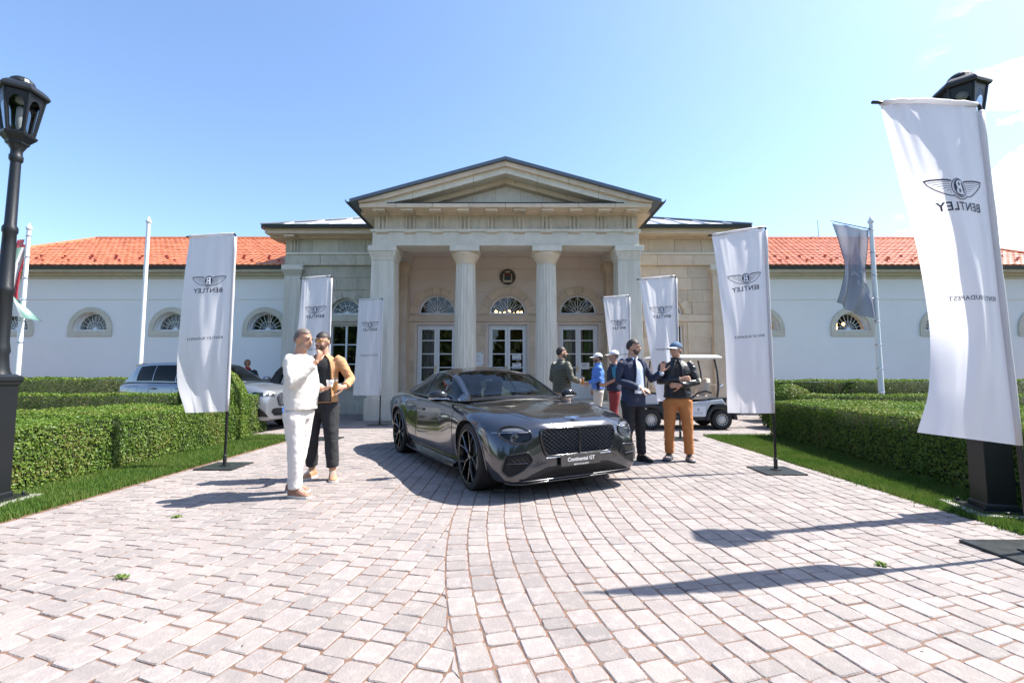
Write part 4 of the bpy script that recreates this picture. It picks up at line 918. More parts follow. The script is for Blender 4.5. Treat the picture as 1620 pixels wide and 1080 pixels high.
for wx in (1.425, -1.425):
    for s in (-1, 1):
        m = MB(); pts = []
        for k in range(33):
            a = -.32+(PI+.64)*k/32; h = side_hit(tree, wx+.408*math.cos(a), .365+.408*math.sin(a), s, -.002)
            if h is not None: pts.append(h)
        m.tube(pts, .012, 6); m.build('arch_lip', grey_paint, car, smooth=True)
# seams, handles, sill
def seam(pts, s, rad=.004, mt=gloss_black, nm='panel_seam', off=.0):
    ps = []
    for (a, b_), (c_, d_) in zip(pts, pts[1:]):
        for k in range(6):
            h = side_hit(tree, a+(c_-a)*k/6, b_+(d_-b_)*k/6, s, off)
            if h is not None: ps.append(h)
    return MB().tube(ps, rad, 5).build(nm, mt, car)
for s in (-1, 1):
    seam([(.93, .90), (.90, .70), (.86, .30), (.80, .26), (-.45, .25), (-.62, .33), (-.66, .60), (-.62, .88)], s)
    seam([(2.0, .80), (1.8, .845), (1.45, .872), (1.0, .885)], s, .003)
    seam([(-2.1, .62), (-2.35, .60)], s, .003)
    m = MB(); h = side_hit(tree, -.42, .775, s, .012); m.tube([h+Vector((-.12, 0, 0)), h, h+Vector((.12, 0, 0))], [(.006, .014), (.010, .017), (.006, .014)], 8); m.build('door_handle', grey_paint, car, smooth=True)
    # side vent behind the front wheel and the lower blade
    ps = [side_hit(tree, x, z, s, .004) for x, z in ((.86, .64), (.62, .62), (.86, .60))]
    m = MB(); m.loft([[(x, s*(.905+.03*t), .185), (x, s*(.975+.02*t), .175), (x, s*(.975+.02*t), .20), (x, s*(.905), .24)] for x, t in ((-.98, -.5), (-.7, .6), (0, .9), (.7, .6), (.98, -.5))]); m.build('side_sill', gloss_black, car, smooth=True, sharp=30)
    # mirror
    mx, my, mz = .60, s*1.0, 1.0
    m = MB().ball((mx, my+s*.02, mz), (.085, .135, .078), 18, 12, Matrix.Rotation(s*.12, 4, 'Z')); m.v = [(min(v[0], 9) if v[0] > mx-.06 else mx-.06, v[1], v[2]) for v in m.v]; mo = m.build('door_mirror', gloss_black, car, smooth=True)
    MB().tube([(mx+.02, s*.84, .935), (mx+.01, s*.92, .955), (mx, s*.96, .965)], [(.035, .022), (.03, .018), (.03, .02)], 8).build('mirror_arm', gloss_black, mo, smooth=True)
    MB().tube([(mx+.083, my-s*.10, mz-.035), (mx+.07, my+s*.10, mz-.03), (mx+.02, my+s*.152, mz-.025)], .006, 6).build('mirror_trim', chrome, mo)
# front of the car
GR = rounded([(-.485, .708), (.485, .708), (.48, .60), (.425, .432), (-.425, .432), (-.48, .60)], .06)
patch(GR, tree, .003).build('grille_back', black, car, fix=False)
lattice(GR, tree, .016, .058, .72, .0042).build('grille_mesh', grille_m, car)
outline(GR, tree, .012, .013).build('grille_frame', gloss_black, car, smooth=True)
h0, h1 = front_hit(tree, 0, .695, .022), front_hit(tree, 0, .445, .022); MB().tube([h0, (h0+h1)/2+Vector((.004, 0, 0)), h1], .008, 6).build('grille_bar', gloss_black, car)
m = MB(); m.tube([front_hit(tree, -.425+.85*k/20, .418, .012) for k in range(21)], .007, 6); m.build('grille_trim', chrome, car)
LI = rounded([(-.74, .195), (.74, .195), (.60, .255), (.40, .325), (-.40, .325), (-.60, .255)], .03)
patch(LI, tree, .003).build('lower_intake', black, car, fix=False); lattice(LI, tree, .010, .040, 1.0, .003).build('intake_mesh', mesh_black, car)
m = MB(); pts = [front_hit(tree, -.82+1.64*k/40, .178, .02) for k in range(41)]; m.tube([p for p in pts if p is not None], [(.02, .012)]*len([p for p in pts if p is not None]), 8); m.build('front_splitter', gloss_black, car, smooth=True)
m = MB(); pts = [front_hit(tree, -.72+1.44*k/40, .205, .022) for k in range(41)]; m.tube(pts, .006, 6); m.build('splitter_trim', grille_m, car, smooth=True)
for s in (-1, 1):
    SI = rounded([(s*.64, .475), (s*.84, .455), (s*.87, .32), (s*.81, .265), (s*.70, .315), (s*.59, .40)], .03)
    _cy, _cz = sum(p[0] for p in SI)/len(SI), sum(p[1] for p in SI)/len(SI); SI = [(_cy+(a_-_cy)*1.14, _cz+(b_-_cz)*1.14) for a_, b_ in SI]
    patch(SI, tree, .002, 10).build('side_intake', black, car, fix=False); outline(SI, tree, .004, .010).build('intake_frame', gloss_black, car, smooth=True)
    lattice(SI, tree, .006, .05, 1.0, .003).build('intake_mesh', mesh_black, car)
    MB().tube([front_hit(tree, s*.64, .385, .014), front_hit(tree, s*.74, .385, .014), front_hit(tree, s*.85, .385, .014)], .006, 6).build('intake_bar', gloss_black, car)
    # headlight: tilted ellipse with a bright brow
    HL = []
    for k in range(28):
        a = 2*PI*k/28; HL.append((s*(.725+.150*math.cos(a)*1.0), .655+.082*math.sin(a)+.012*math.cos(a)))
    hl = patch(HL, tree, .004, 8).build('headlight', lamp_dark, car, fix=False, smooth=True); outline(HL, tree, .006, .012, seg=2).build('headlight_rim', gloss_black, hl, smooth=True)
    up = []
    for k in range(15):
        a = PI*.02+PI*.96*k/14; up.append((s*(.665+.155*math.cos(a)), .660+.055*math.sin(a)))
    up = up+[(s*(.665-.12+.02*k), .660-.006) for k in range(13)]
    patch([(s*(.725+.137*math.cos(PI*k/14)), .690+.032*math.sin(PI*k/14)) for k in range(15)], tree, .009, 6).build('light_brow', lamp_grey, hl, fix=False, smooth=True)
    m = MB(); pts = [front_hit(tree, s*(.585+.335*k/16), .684-.010*(k/16)**2, .009) for k in range(17)]; m.tube([p for p in pts if p is not None], [.0045]*len([p for p in pts if p is not None]), 6); m.build('light_bar', chrome, hl)
    h = front_hit(tree, s*.75, .62, .003); MB().lathe([(.052, 0), (.045, .008), (.02, .012), (.003, .012)], 20).build('projector_lens', lens_glass, hl, smooth=True).matrix_local = Matrix.Translation(h) @ Matrix.Rotation(PI/2, 4, 'Y')
    m = MB(); h = front_hit(tree, s*.50, .375, .002)
    m.tube([h+Vector((0, .022*math.cos(2*PI*k/16), .022*math.sin(2*PI*k/16))) for k in range(16)], .002, 4, closed=True); m.build('parking_sensor', gloss_black, car)
# bonnet creases and shut line
for s in (-1, 1):
    m = MB(); pts = [top_hit(tree, .95+1.07*k/24, s*(.70-.22*(k/24)**1.6), -.001) for k in range(25)]; m.tube([p for p in pts if p is not None], .0035, 5); m.build('bonnet_seam', gloss_black, car)
for s in (-1, 1):
    m = MB(); pts = [top_hit(tree, .35+1.45*k/30, s*(.80+.035*math.sin(PI*k/30)-.02*k/30), -.013) for k in range(31)]; m.tube([p for p in pts if p is not None], [.003+.021*math.sin(PI*k/30)**.6 for k in range(31)], 10); m.build('wing_crest', grey_paint, car, smooth=True)
m = MB(); pts = [top_hit(tree, .95+1.10*k/24, 0, -.010) for k in range(25)]; m.tube(pts, [.004+.010*math.sin(PI*k/24)**.5 for k in range(25)], 8); m.build('bonnet_spine', grey_paint, car, smooth=True)
# winged badge on the nose
def emblem2d(mir=1):
    """winged B, width 1, centred: list of (layer, verts2d, faces)"""
    out = []
    def stroke(layer, pts, w):
        pts = [Vector(p) for p in pts]; vs = []
        for i, p in enumerate(pts):
            t = (pts[min(i+1, len(pts)-1)]-pts[max(i-1, 0)]).normalized(); nn = Vector((-t.y, t.x))*w/2; vs += [p+nn, p-nn]
        out.append((layer, [tuple(v) for v in vs], [(2*i, 2*i+1, 2*i+3, 2*i+2) for i in range(len(pts)-1)]))
    def disc(layer, rx, ry, n=28, cy=0.0): out.append((layer, [(rx*math.cos(2*PI*k/n), cy+ry*math.sin(2*PI*k/n)) for k in range(n)], [tuple(range(n))]))
    def ring(layer, r, w, a0=0, a1=2*PI, n=28, cy=0): stroke(layer, [(r*math.cos(a0+(a1-a0)*k/n), cy+r*math.sin(a0+(a1-a0)*k/n)) for k in range(n+1)], w)
    disc(0, .112, .138); ring(0, .150, .014)
    for s in (-1, 1):
        stroke(0, [(s*.13, .105), (s*.19, .125), (s*.30, .132), (s*.42, .138), (s*.50, .128)], .024)
        stroke(0, [(s*.50, .135), (s*.47, .06), (s*.40, -.01), (s*.30, -.085), (s*.22, -.125), (s*.155, -.135)], .016)
        for k in range(6):
            z0 = .09-.034*k; xe = .46-.055*k; stroke(0, [(s*.165, z0), (s*(.165+xe)/2, z0+.006), (s*xe, z0-.002*k+.004)], .007)
    ring(0, .205, .016, PI*1.24, PI*1.76, 16, .02)
    for s in (-1, 1): stroke(0, [(s*.155, -.135), (s*.145, -.125)], .016)
    # the letter
    L = [(-.05, -.095), (.02, -.095), (.055, -.075), (.06, -.04), (.04, -.005), (.022, .004), (.045, .022), (.05, .06), (.035, .088), (.01, .098), (-.05, .098), (-.05, .085), (-.035, .08), (-.035, -.078), (-.05, -.082)]
    out.append((1, [(x*mir*1.3, y*1.14) for x, y in L], [tuple(range(len(L)))]))
    for cy, ry in ((.052, .026), (-.042, .03)): out.append((2, [(mir*(.008)+.023*math.cos(2*PI*k/14), (cy+ry*math.sin(2*PI*k/14))*1.12) for k in range(14)], [tuple(range(14))]))
    return out
bg_ = MB(); h = front_hit(tree, 0, .742, .0); top = top_hit(tree, 2.07, 0, .0)
bm_ = Matrix.Translation(top+Vector((.0, 0, .012))) @ Matrix.Rotation(PI/2, 4, 'Z') @ Matrix.Rotation(R(22), 4, 'X')
for lay, vs, fs in emblem2d():
    if lay == 0:
        for d in (0, .003): bg_.add([bm_ @ Vector((x*.19, y*.19, d+.002)) for x, y in vs], fs)
for lay, vs, fs in emblem2d(): 
    if lay == 1: bg_.add([bm_ @ Vector((x*.19, y*.19, .007)) for x, y in vs], fs)
bg_.build('winged_badge', chrome, car, fix=False)
# show plate with lettering
hp = front_hit(tree, 0, .38, .03); px_ = hp.x+.012
plate_m = M('plate_graphite', (.10,.095,.09), (.06,.058,.055), 9, .35, metal=.3); white_ink = M('white_ink', (.8,.8,.8), rough=.5)
pl = MB().box(px_-.012, px_, -.26, .26, .318, .432).build('licence_plate', plate_m, car, bevel=.003)
MF = Matrix.Translation((px_+.002, 0, .383)) @ Matrix.Rotation(PI/2, 4, 'Z') @ Matrix.Rotation(PI/2, 4, 'X')
flat_text('plate_lettering', 'Continental GT', .056, white_ink, pl, MF, .0012); flat_text('plate_lettering', 'BENTLEY BUDAPEST', .022, white_ink, pl, MF @ Matrix.Translation((0, -.053, 0)), .0004)
# tail lamps
for s in (-1, 1):
    m = MB(); m.ball((-2.44, s*.60, .74), (.07, .14, .06), 16, 10); m.build('tail_lamp', red_lens, car, smooth=True)
fx, fy = 1.425, .0
CH = R(-61)                                       # heading of +x
car.rotation_euler = (0, 0, CH); _o = Matrix.Rotation(CH, 3, 'Z') @ Vector((1.425, -.965, 0)); car.location = (-.49-_o.x, 5.13-_o.y, 0)
# ---- silver SUV behind the left hedge
suv = empty('parked_suv', (-7.40, 11.50, 0), R(-16), 'silver grey SUV parked behind the left hedges with its far front door open', 'car')
KS = [(-2.15,.42,.62,.70,.80,.98,.80,1.08,.66,1.10),(-2.08,.34,.74,.68,.86,.99,.86,1.10,.70,1.12),(-1.8,.26,.84,.66,.905,.99,.90,1.10,.76,1.11),(-1.35,.22,.86,.66,.94,.99,.915,1.10,.80,1.11),(-.8,.2,.86,.60,.915,.98,.90,1.09,.81,1.11),(.3,.2,.86,.60,.91,.97,.895,1.08,.80,1.10),(.9,.2,.86,.62,.915,.97,.895,1.075,.78,1.11),(1.34,.21,.86,.66,.94,.95,.90,1.06,.76,1.10),(1.7,.22,.86,.62,.92,.91,.87,1.03,.72,1.06),(1.95,.23,.84,.56,.88,.85,.83,.98,.66,1.01),(2.12,.25,.76,.50,.80,.80,.77,.92,.58,.94),(2.19,.28,.66,.48,.70,.73,.66,.86,.50,.88)]
sb, st = car_body('body', KS, [(1.34, .35), (-1.35, .35)], .40, silver_paint, suv, nx=90, nose=.02)
GS = [(-2.15,.76,1.10,.64,1.14,1.15),(-1.9,.79,1.11,.66,1.42,1.44),(-1.75,.80,1.11,.66,1.53,1.57),(-1.2,.82,1.11,.68,1.58,1.635),(-.5,.83,1.10,.69,1.585,1.64),(-.08,.83,1.10,.70,1.53,1.58),(.32,.81,1.09,.72,1.34,1.38),(.70,.79,1.08,.74,1.15,1.175),(.86,.77,1.08,.75,1.10,1.11)]
greenhouse(GS, suv, silver_paint, [('windscreen', car_glass, -.04, .80, 1.06, 2, False), ('side_window', tint_glass, -1.64, -1.10, .06, .86, True), ('side_window', tint_glass, -1.08, -.36, .06, .86, True), ('side_window', tint_glass, -.34, .60, .06, .86, True), ('rear_window', tint_glass, -2.1, -1.8, 1.1, 2, False)], nx=50)
m = MB().box(-1.9, .9, -.7, .7, .8, .85).box(.0, .1, -.6, -.2, .85, 1.35).box(.0, .1, .2, .6, .85, 1.35).box(-.9, -.8, -.6, .6, .85, 1.3); m.build('seat', leather, suv)
MB().loft([[(-2.06, -.56, 1.50), (-2.06, .56, 1.50), (-2.06, .56, 1.52), (-2.06, -.56, 1.52)], [(-1.76, -.60, 1.53), (-1.76, .60, 1.53), (-1.76, .60, 1.575), (-1.76, -.60, 1.575)]]).build('roof_spoiler', gloss_black, suv)
for (x, y, sd_) in ((1.34, .80, 1), (1.34, -.80, -1), (-1.35, .80, 1), (-1.35, -.80, -1)): wheel(suv, x, y, .35, .35, .23, sd_, 5)
def sseam(pts, tr, s, par, nm='panel_seam', rad=.004):
    ps = []
    for (a_, b_), (c_, d_) in zip(pts, pts[1:]): ps += [side_hit(tr, a_+(c_-a_)*k/6, b_+(d_-b_)*k/6, s, .0) for k in range(6)]
    return MB().tube([p for p in ps if p is not None], rad, 5).build(nm, gloss_black, par)
for s in (-1, 1):
    sseam([(-1.06, 1.08), (-1.06, .70), (-.98, .45), (-.85, .33)], st, s, suv); sseam([(-.35, 1.08), (-.35, .33)], st, s, suv); sseam([(.74, 1.05), (.74, .33)], st, s, suv)
    sseam([(-1.74, .86), (-1.44, .86), (-1.42, 1.02), (-1.72, 1.02), (-1.74, .86)], st, s, suv, 'fuel_flap', .003)
    for x in (-.92, -.14):
        h = side_hit(st, x, .96, s, .012); MB().tube([h-Vector((.10, 0, 0)), h, h+Vector((.10, 0, 0))], [(.006, .013), (.012, .018), (.006, .013)], 8).build('door_handle', gloss_black, suv, smooth=True)
    m = MB(); m.tube([(.56, s*.84, 1.12), (.54, s*.93, 1.14)], .02, 6).ball((.52, s*1.02, 1.18), (.08, .13, .075), 14, 10); m.build('door_mirror', silver_paint, suv, smooth=True)
    hs = [side_hit(st, x, z, s, .006) for x, z in ((-1.98, 1.05), (-1.78, 1.0), (-1.98, .93), (-2.06, .91), (-2.06, 1.03))]
    hs = [h for h in hs if h is not None]
    if len(hs) > 2: MB().add(hs+[h+Vector((0, -s*.03, 0)) for h in hs], [tuple(range(len(hs)))]+[(i, (i+1) % len(hs), (i+1) % len(hs)+len(hs), i+len(hs)) for i in range(len(hs))]).build('tail_lamp', red_lens, suv)
    HP = [(s*.45, .80), (s*.50, .855), (s*.80, .90), (s*.84, .875), (s*.80, .80)]
    hl = patch(HP, st, .005, 6).build('headlight', gloss_black, suv, fix=False, smooth=True); outline(HP, st, .006, .008).build('headlight_rim', chrome, hl)
    for yy in (.58, .70):
        h = front_hit(st, s*yy, .84, .004); MB().box(h.x-.01, h.x+.012, s*yy-.045, s*yy+.045, .812, .868).build('light_block', lamp_white, hl, bevel=.006)
    KG = rounded([(s*.03, .86), (s*.34, .86), (s*.39, .78), (s*.33, .60), (s*.06, .60)], .04)
    patch(KG, st, .006, 8).build('grille_back', black, suv, fix=False); outline(KG, st, .012, .012).build('grille_frame', dark_chrome, suv, smooth=True)
    lattice(KG, st, .016, .05, .8, .005).build('grille_mesh', dark_chrome, suv)
    VT = [(s*.80, .55), (s*.62, .34), (s*.80, .36), (s*.835, .50)]
    patch(VT, st, .004, 8).build('side_intake', black, suv, fix=False); lattice(VT, st, .010, .05, 1, .005).build('intake_mesh', gloss_black, suv)
LI2 = rounded([(-.50, .53), (.50, .53), (.56, .46), (.46, .36), (-.46, .36), (-.56, .46)], .04); patch(LI2, st, .005, 8).build('lower_intake', gloss_black, suv, fix=False)
hp2 = front_hit(st, 0, .48, .02); p2 = MB().box(hp2.x-.01, hp2.x+.008, -.26, .26, .43, .54).build('licence_plate', M('plate_white', (.75,.8,.78), rough=.4), suv); MB().box(hp2.x+.008, hp2.x+.011, -.26, -.22, .43, .54).build('plate_band', M('plate_blue', (.03,.10,.4), rough=.4), p2)
MB().box(hp2.x+.008, hp2.x+.0105, -.18, -.06, .455, .515).build('plate_marks', M('plate_green', (.10,.35,.2), rough=.5), p2); 
# open far front door
dr = MB(); dm = Matrix.Translation((.66, .90, 0)) @ Matrix.Rotation(R(118), 4, 'Z')
dr.cur = 0; dr.loft([[dm @ Vector((x, y, z)) for x, y in ((0, -.03), (1.0, -.03), (1.0, .04), (0, .04))] for z in (.35, .65, 1.0)])
door_o = dr.build('open_door', silver_paint, suv)
MB().tube([dm @ Vector(p) for p in ((0.04, 0, 1.0), (.42, -.10, 1.38), (.62, -.16, 1.50), (.96, -.2, 1.52), (1.0, -.02, 1.0))], .022, 6).build('door_frame', gloss_black, door_o)
MB().add([dm @ Vector(p) for p in ((0.04, 0, 1.0), (.42, -.10, 1.38), (.62, -.16, 1.50), (.96, -.2, 1.52), (1.0, -.02, 1.0))], [(0, 1, 2, 3, 4)]).build('door_glass', tint_glass, door_o, fix=False)
# ---- golf cart
cart = empty('golf_cart', (4.09, 11.35, 0), PI, 'white and black golf cart with tan seats behind the man in orange trousers', 'golf cart')
cart_w = M('cart_body_silver', (.55,.57,.60), rough=.3, coat=.4); cart_b = M('cart_black_plastic', (.02,.024,.028), rough=.5); roof_w = M('cart_roof', (.75,.73,.68), rough=.45); vinyl = M('beige_vinyl', (.55,.45,.36), rough=.55); rimw = M('silver_wheel_cover', (.62,.62,.62), rough=.35, metal=.4)
for (x, y, sd_) in ((.83, .5, 1), (.83, -.5, -1), (-.83, .5, 1), (-.83, -.5, -1)): wheel(cart, x, y, .235, .235, .2, sd_, 12, style=rimw, rim_r=.58)
def sideplate(poly, y0, y1, nm, mt, bev=.012): return MB().prism(poly, y0, y1, 'y').build(nm, mt, cart, bevel=bev)
sideplate([(-1.05, .20), (.55, .20), (.60, .30), (-.55, .30), (-.62, .42), (-.80, .52), (-1.0, .50), (-1.12, .40), (-1.2, .42), (-1.27, .34), (-1.22, .30)][0:0] or [(-.52, .22), (.52, .22), (.52, .30), (-.52, .30)], -.56, .56, 'floor_pan', cart_b)
fen = arc(-.83, .235, .33, PI*1.02, PI*.02, 14); MB().prism(arc(-.83, .235, .29, PI*.0, PI*1.0, 14)+arc(-.83, .235, .36, PI, 0, 14), -.60, .60).build('rear_fender', cart_b, cart)
sideplate([(-1.02, .52), (-1.24, .46), (-1.28, .36), (-1.22, .34), (-1.12, .40), (-.98, .48)], -.58, .58, 'rear_bumper', cart_b)
sideplate([(-.46, .30), (-.1, .30), (-.05, .62), (-.50, .68), (-.86, .72), (-.95, .60), (-.58, .585), (-.50, .45)], -.575, .575, 'body_panel', cart_w, .02)
sideplate([(-.95, .60), (-.60, .60), (-.55, .73), (-.98, .76)], -.56, .56, 'rear_deck', cart_b)
sideplate([(.46, .24), (.52, .50), (.60, .56), (.83, .575), (1.06, .55), (1.18, .42), (1.22, .32), (1.14, .3), (1.1, .40), (1.0, .5), (.83, .53), (.66, .48), (.57, .38), (.55, .24)], -.57, .57, 'front_fender', cart_b)
sideplate([(.60, .58), (1.12, .56), (1.05, .72), (.72, .82), (.62, .80)], -.50, .50, 'front_cowl', cart_w, .03)
sideplate([(.50, .30), (.60, .575), (.615, .82), (.56, .86), (.48, .60), (.44, .30)], -.50, .50, 'dash', cart_b)
MB().tube([(.56, .25, .80), (.30, .25, .93)], .018, 6).build('steering_column', cart_b, cart); c_ = Vector((.29, .25, .94)); MB().tube([c_+Vector((.07*math.cos(2*PI*k/20), .17*math.sin(2*PI*k/20), .14*math.cos(2*PI*k/20))) for k in range(20)], .013, 6, closed=True).build('steering_wheel', cart_b, cart)
sideplate([(-.55, .70), (-.02, .70), (.0, .78), (-.03, .82), (-.55, .80)], -.50, .50, 'seat_cushion', vinyl, .03)
for y in (.26, -.26):
    m = MB(); m.loft([[(x+.045*math.cos(0)-.05, y-w, z), (x+.05, y-w*.9, z), (x+.05, y+w*.9, z), (x-.05, y+w, z)] for x, z, w in ((-.50, .80, .20), (-.54, .95, .23), (-.59, 1.10, .21), (-.62, 1.17, .15), (-.63, 1.20, .08))]); m.build('seat_back', vinyl, cart, bevel=.03)
for s in (-1, 1):
    MB().tube([(-.78, s*.46, .72), (-.82, s*.47, 1.0), (-.80, s*.48, 1.35), (-.74, s*.48, 1.66)], [(.05, .022), (.045, .02), (.035, .018), (.04, .018)], 8).build('roof_post', cart_b, cart)
    MB().tube([(.62, s*.46, .80), (.50, s*.48, 1.64)], .017, 8).build('roof_post', cart_b, cart)
    MB().tube([(-.62, s*.53, .86), (-.48, s*.55, .90), (-.30, s*.55, .86), (-.16, s*.54, .74), (-.02, s*.52, .68)], .022, 8).build('arm_rest', cart_b, cart)
m = MB(); m.loft([[(-.90+a, -.56+a, z), (.66-a, -.56+a, z), (.66-a, .56-a, z), (-.90+a, .56-a, z)] for a, z in ((.02, 1.655), (0, 1.67), (.0, 1.70), (.06, 1.745), (.2, 1.765))]); m.build('roof', roof_w, cart, bevel=.015)
MB().tube([(-.86, -.45, .98), (-.95, -.40, 1.05), (-.95, .40, 1.05), (-.86, .45, .98)], .015, 6).build('bag_holder', chrome, cart)
pn = MB().box(-.455, -.11, .576, .580, .315, .555).build('door_sign', M('sign_white', (.72,.74,.77), rough=.4), cart); ink = M('pale_grey_ink', (.35,.38,.42), rough=.6)
m = MB(); m.prism([(-.285+.028*math.cos(2*PI*k/14), .47+.042*math.sin(2*PI*k/14)) for k in range(14)], .581, .5825, 'y'); m.build('crest', ink, pn)
m = MB(); rr = random.Random(3)
for k in range(9): x = -.385+k*.023; m.box(x, x+.015, .581, .5825, .385, .405+rr.uniform(-.004, .006))
m.box(-.38, -.19, .581, .5825, .36, .366); m.build('sign_line', ink, pn)
# ---------------------------------------------------------------- banners, flagpoles, flags, street lamps
cloth_w = M_cloth('banner_cloth', (.86,.85,.88), .48, sheen=.07); navy = M('navy_print', (.012,.022,.055), rough=.6); pole_w = M('white_pole', (.74,.75,.77), rough=.35); bar_dark = M('banner_pole', (.02,.02,.022), rough=.35, metal=.5)
plate_bl = M('banner_base', (.022,.026,.026), (.05,.055,.055), 12, .35, metal=.3, bump=.12, bscale=30)
cloth_white_ink = M('cloth_white', (.74,.74,.79), rough=.7)
def densify(vs, fs, L):
    b = bmesh.new(); vv = [b.verts.new((x, y, 0)) for x, y in vs]
    for f in fs:
        try: b.faces.new([vv[i] for i in f])
        except ValueError: pass
    bmesh.ops.triangulate(b, faces=b.faces)
    for _ in range(4):
        e = [e for e in b.edges if e.calc_length() > L]
        if not e: break
        bmesh.ops.subdivide_edges(b, edges=e, cuts=1); bmesh.ops.triangulate(b, faces=b.faces)
    b.verts.index_update(); out = ([(v.co.x, v.co.y) for v in b.verts], [tuple(v.index for v in f.verts) for f in b.faces]); b.free(); return out
EMB = [(l, *densify(v, f, .05)) for l, v, f in emblem2d()]
TXT1 = densify(*text_mesh('BENTLEY', .088, .0016, 1.12), .03); TXT2 = densify(*text_mesh('BENTLEY BUDAPEST', .046, .0004, 1.12), .03)
def banner(loc, edge, label, drop=2.52, w=.66, tilt=.03, bulge=.05, rip=.012, seed=1, bar_over=.05, lean=0, logo_a=.30):
    """edge: list of (v, dx, dy, dz) of the free edge relative to the pole at that height; v 0 top..1 bottom"""
    r = random.Random(seed); e = empty('banner', loc, 0, label, 'banner', 'white banners on black base plates'); H = 3.30; ph = [r.uniform(0, 6.28) for _ in range(6)]
    MB().lathe([(.017, .02), (.016, 1.2), (.013, H-.03)], 10).build('pole', bar_dark, e, smooth=True, sharp=40)
    MB().box(-.26, .26, -.26, .26, 0, .018).box(-.05, .05, -.05, .05, .018, .03).lathe([(.024, .03), (.024, .16), (.017, .17)], 12).build('base_plate', plate_bl, e, bevel=.004)
    e0 = edge[0]; tip = Vector((e0[1], e0[2], H+e0[3])); d0 = Vector((e0[1], e0[2], e0[3])); 
    MB().tube([(0, 0, H-.07), (0, 0, H-.015), d0*.02+Vector((0, 0, H)), d0*.08+Vector((0, 0, H)), d0+Vector((0, 0, H)), d0*(1+bar_over/d0.length)+Vector((0, 0, H))], .012, 8).build('top_bar', bar_dark, e, smooth=True)
    def pos(a, v):                        # a 0 pole .. 1 free edge
        ev = Vector(smooth_keys(edge, v)); nrm = Vector((-ev.y, ev.x, 0)); nrm = nrm.normalized() if nrm.length > 1e-6 else Vector((0, -1, 0))
        if nrm.y > 0: nrm = -nrm
        p = Vector((0, 0, H-.022-drop*v))+ev*(.035+a*.965)
        b_ = bulge*math.sin(PI*a)*(.25+.9*math.sin(PI*min(v*.93+.03, 1)))
        f = rip*(math.sin(a*9+v*2.2+ph[0])*(.5+.5*v)+.7*math.sin(a*16-v*3.1+ph[1])*max(0, 1-abs(v-.15)*3)+.8*math.sin(a*6+v*7+ph[2])*v)
        f += rip*1.6*math.exp(-((a-.55-.5*(v-.7))/.10)**2)*max(0, v-.25)*1.2-rip*1.4*math.exp(-((a-.25-.35*(v-.5))/.08)**2)
        f += rip*.42*math.sin(a*38+ph[3]+3*math.sin(v*5+a*6))*math.exp(-v*5)+rip*.30*math.sin(a*24+v*15+ph[4])*(.3+.7*v)*math.sin(PI*a)
        return p+nrm*(b_+f*math.sin(PI*min(a*1.3+.02, 1))**.5 if a < .72 else b_+f*1.0), nrm
    na, nv = 48, 90; rings = []
    for j in range(nv+1): rings.append([pos(i/na, j/nv)[0] for i in range(na+1)])
    cl = MB().loft(rings, False, False).build('cloth', cloth_w, e, smooth=True, fix=False)
    m = MB(); m.tube([Vector((0, 0, H-.05-(drop-.03)*k/12)) for k in range(13)], [.022+.002*math.sin(k*2.0) for k in range(13)], 10); m.build('pole_sleeve', cloth_w, e, smooth=True)
    MB().tube([pos(i/12, 0)[0]+Vector((0, 0, .022)) for i in range(13)], .019, 8).build('bar_sleeve', cloth_w, e, smooth=True)
    mb = MB()
    def lay(vs, fs, sc, a0, z0, off):
        o = [];
        for x, y in vs:
            a = (a0+x*sc)/w; v = (z0-y*sc)/drop
            if a > 1.0: a = 1.0
            p, n_ = pos(min(max(a, .0), 1), min(max(v, 0), 1)); o.append(p+n_*off)
        keep = [f for f in fs if sum((a0+vs[i][0]*sc)/w for i in f)/len(f) < .995]; mb.add(o, keep)
    for l, vs, fs in EMB:
        if l == 1: continue
        if l == 2: lay(vs, fs, .46, logo_a, .66, .0075)
        else: lay(vs, fs, .46, logo_a, .66, .0045)
    mb.build('emblem', navy, cl, fix=False); mb = MB()
    for l, vs, fs in EMB:
        if l == 1: lay(vs, fs, .46, logo_a, .66, .006)
    mb.build('emblem_letter', cloth_white_ink, cl, fix=False); mb = MB()
    lay(*TXT1, 1.0, logo_a, .80, .0045); mb.build('lettering', navy, cl, fix=False); mb = MB(); lay(*TXT2, 1.0, logo_a, 1.47, .0045); mb.build('lettering', navy, cl, fix=False)
    if lean:
        for c in e.children:
            if not c.name.startswith('base_plate'): c.rotation_euler.y = -lean
    return e
def E_(*k): return [tuple(q) for q in k]
banner((-3.99, 6.43, 0), E_((0, -.64, -.02, -.05), (.3, -.62, -.12, -.06), (.6, -.64, -.14, -.07), (.8, -.66, -.10, -.06), (1, -.60, .02, -.02)), 'tall white banner in front of the left hedge beside the men drinking', seed=2, bulge=.05)
banner((3.49, 6.13, 0), E_((0, -.72, .05, -.10), (.3, -.68, -.02, -.10), (.6, -.66, -.08, -.06), (.85, -.66, -.10, -.03), (1, -.64, -.06, .01)), 'tall white banner at the right lawn edge in front of the golf cart', seed=5, bulge=.04)
banner((3.65, 3.30, 0), E_((0, -.76, -.02, .03), (.2, -.66, .02, .03), (.45, -.50, .08, .02), (.65, -.47, .08, .02), (.85, -.60, .0, .06), (1, -.80, -.08, .13)), 'large nearest white banner in front of the right street lamp', seed=8, bulge=.10, rip=.013, lean=R(1.9), bar_over=.07)
banner((-3.70, 9.20, 0), E_((0, -.60, .0, -.05), (.4, -.62, -.06, -.05), (.75, -.70, -.10, -.03), (1, -.74, -.04, .02)), 'white banner behind the two drinking men left of the portico', seed=11, bulge=.04)
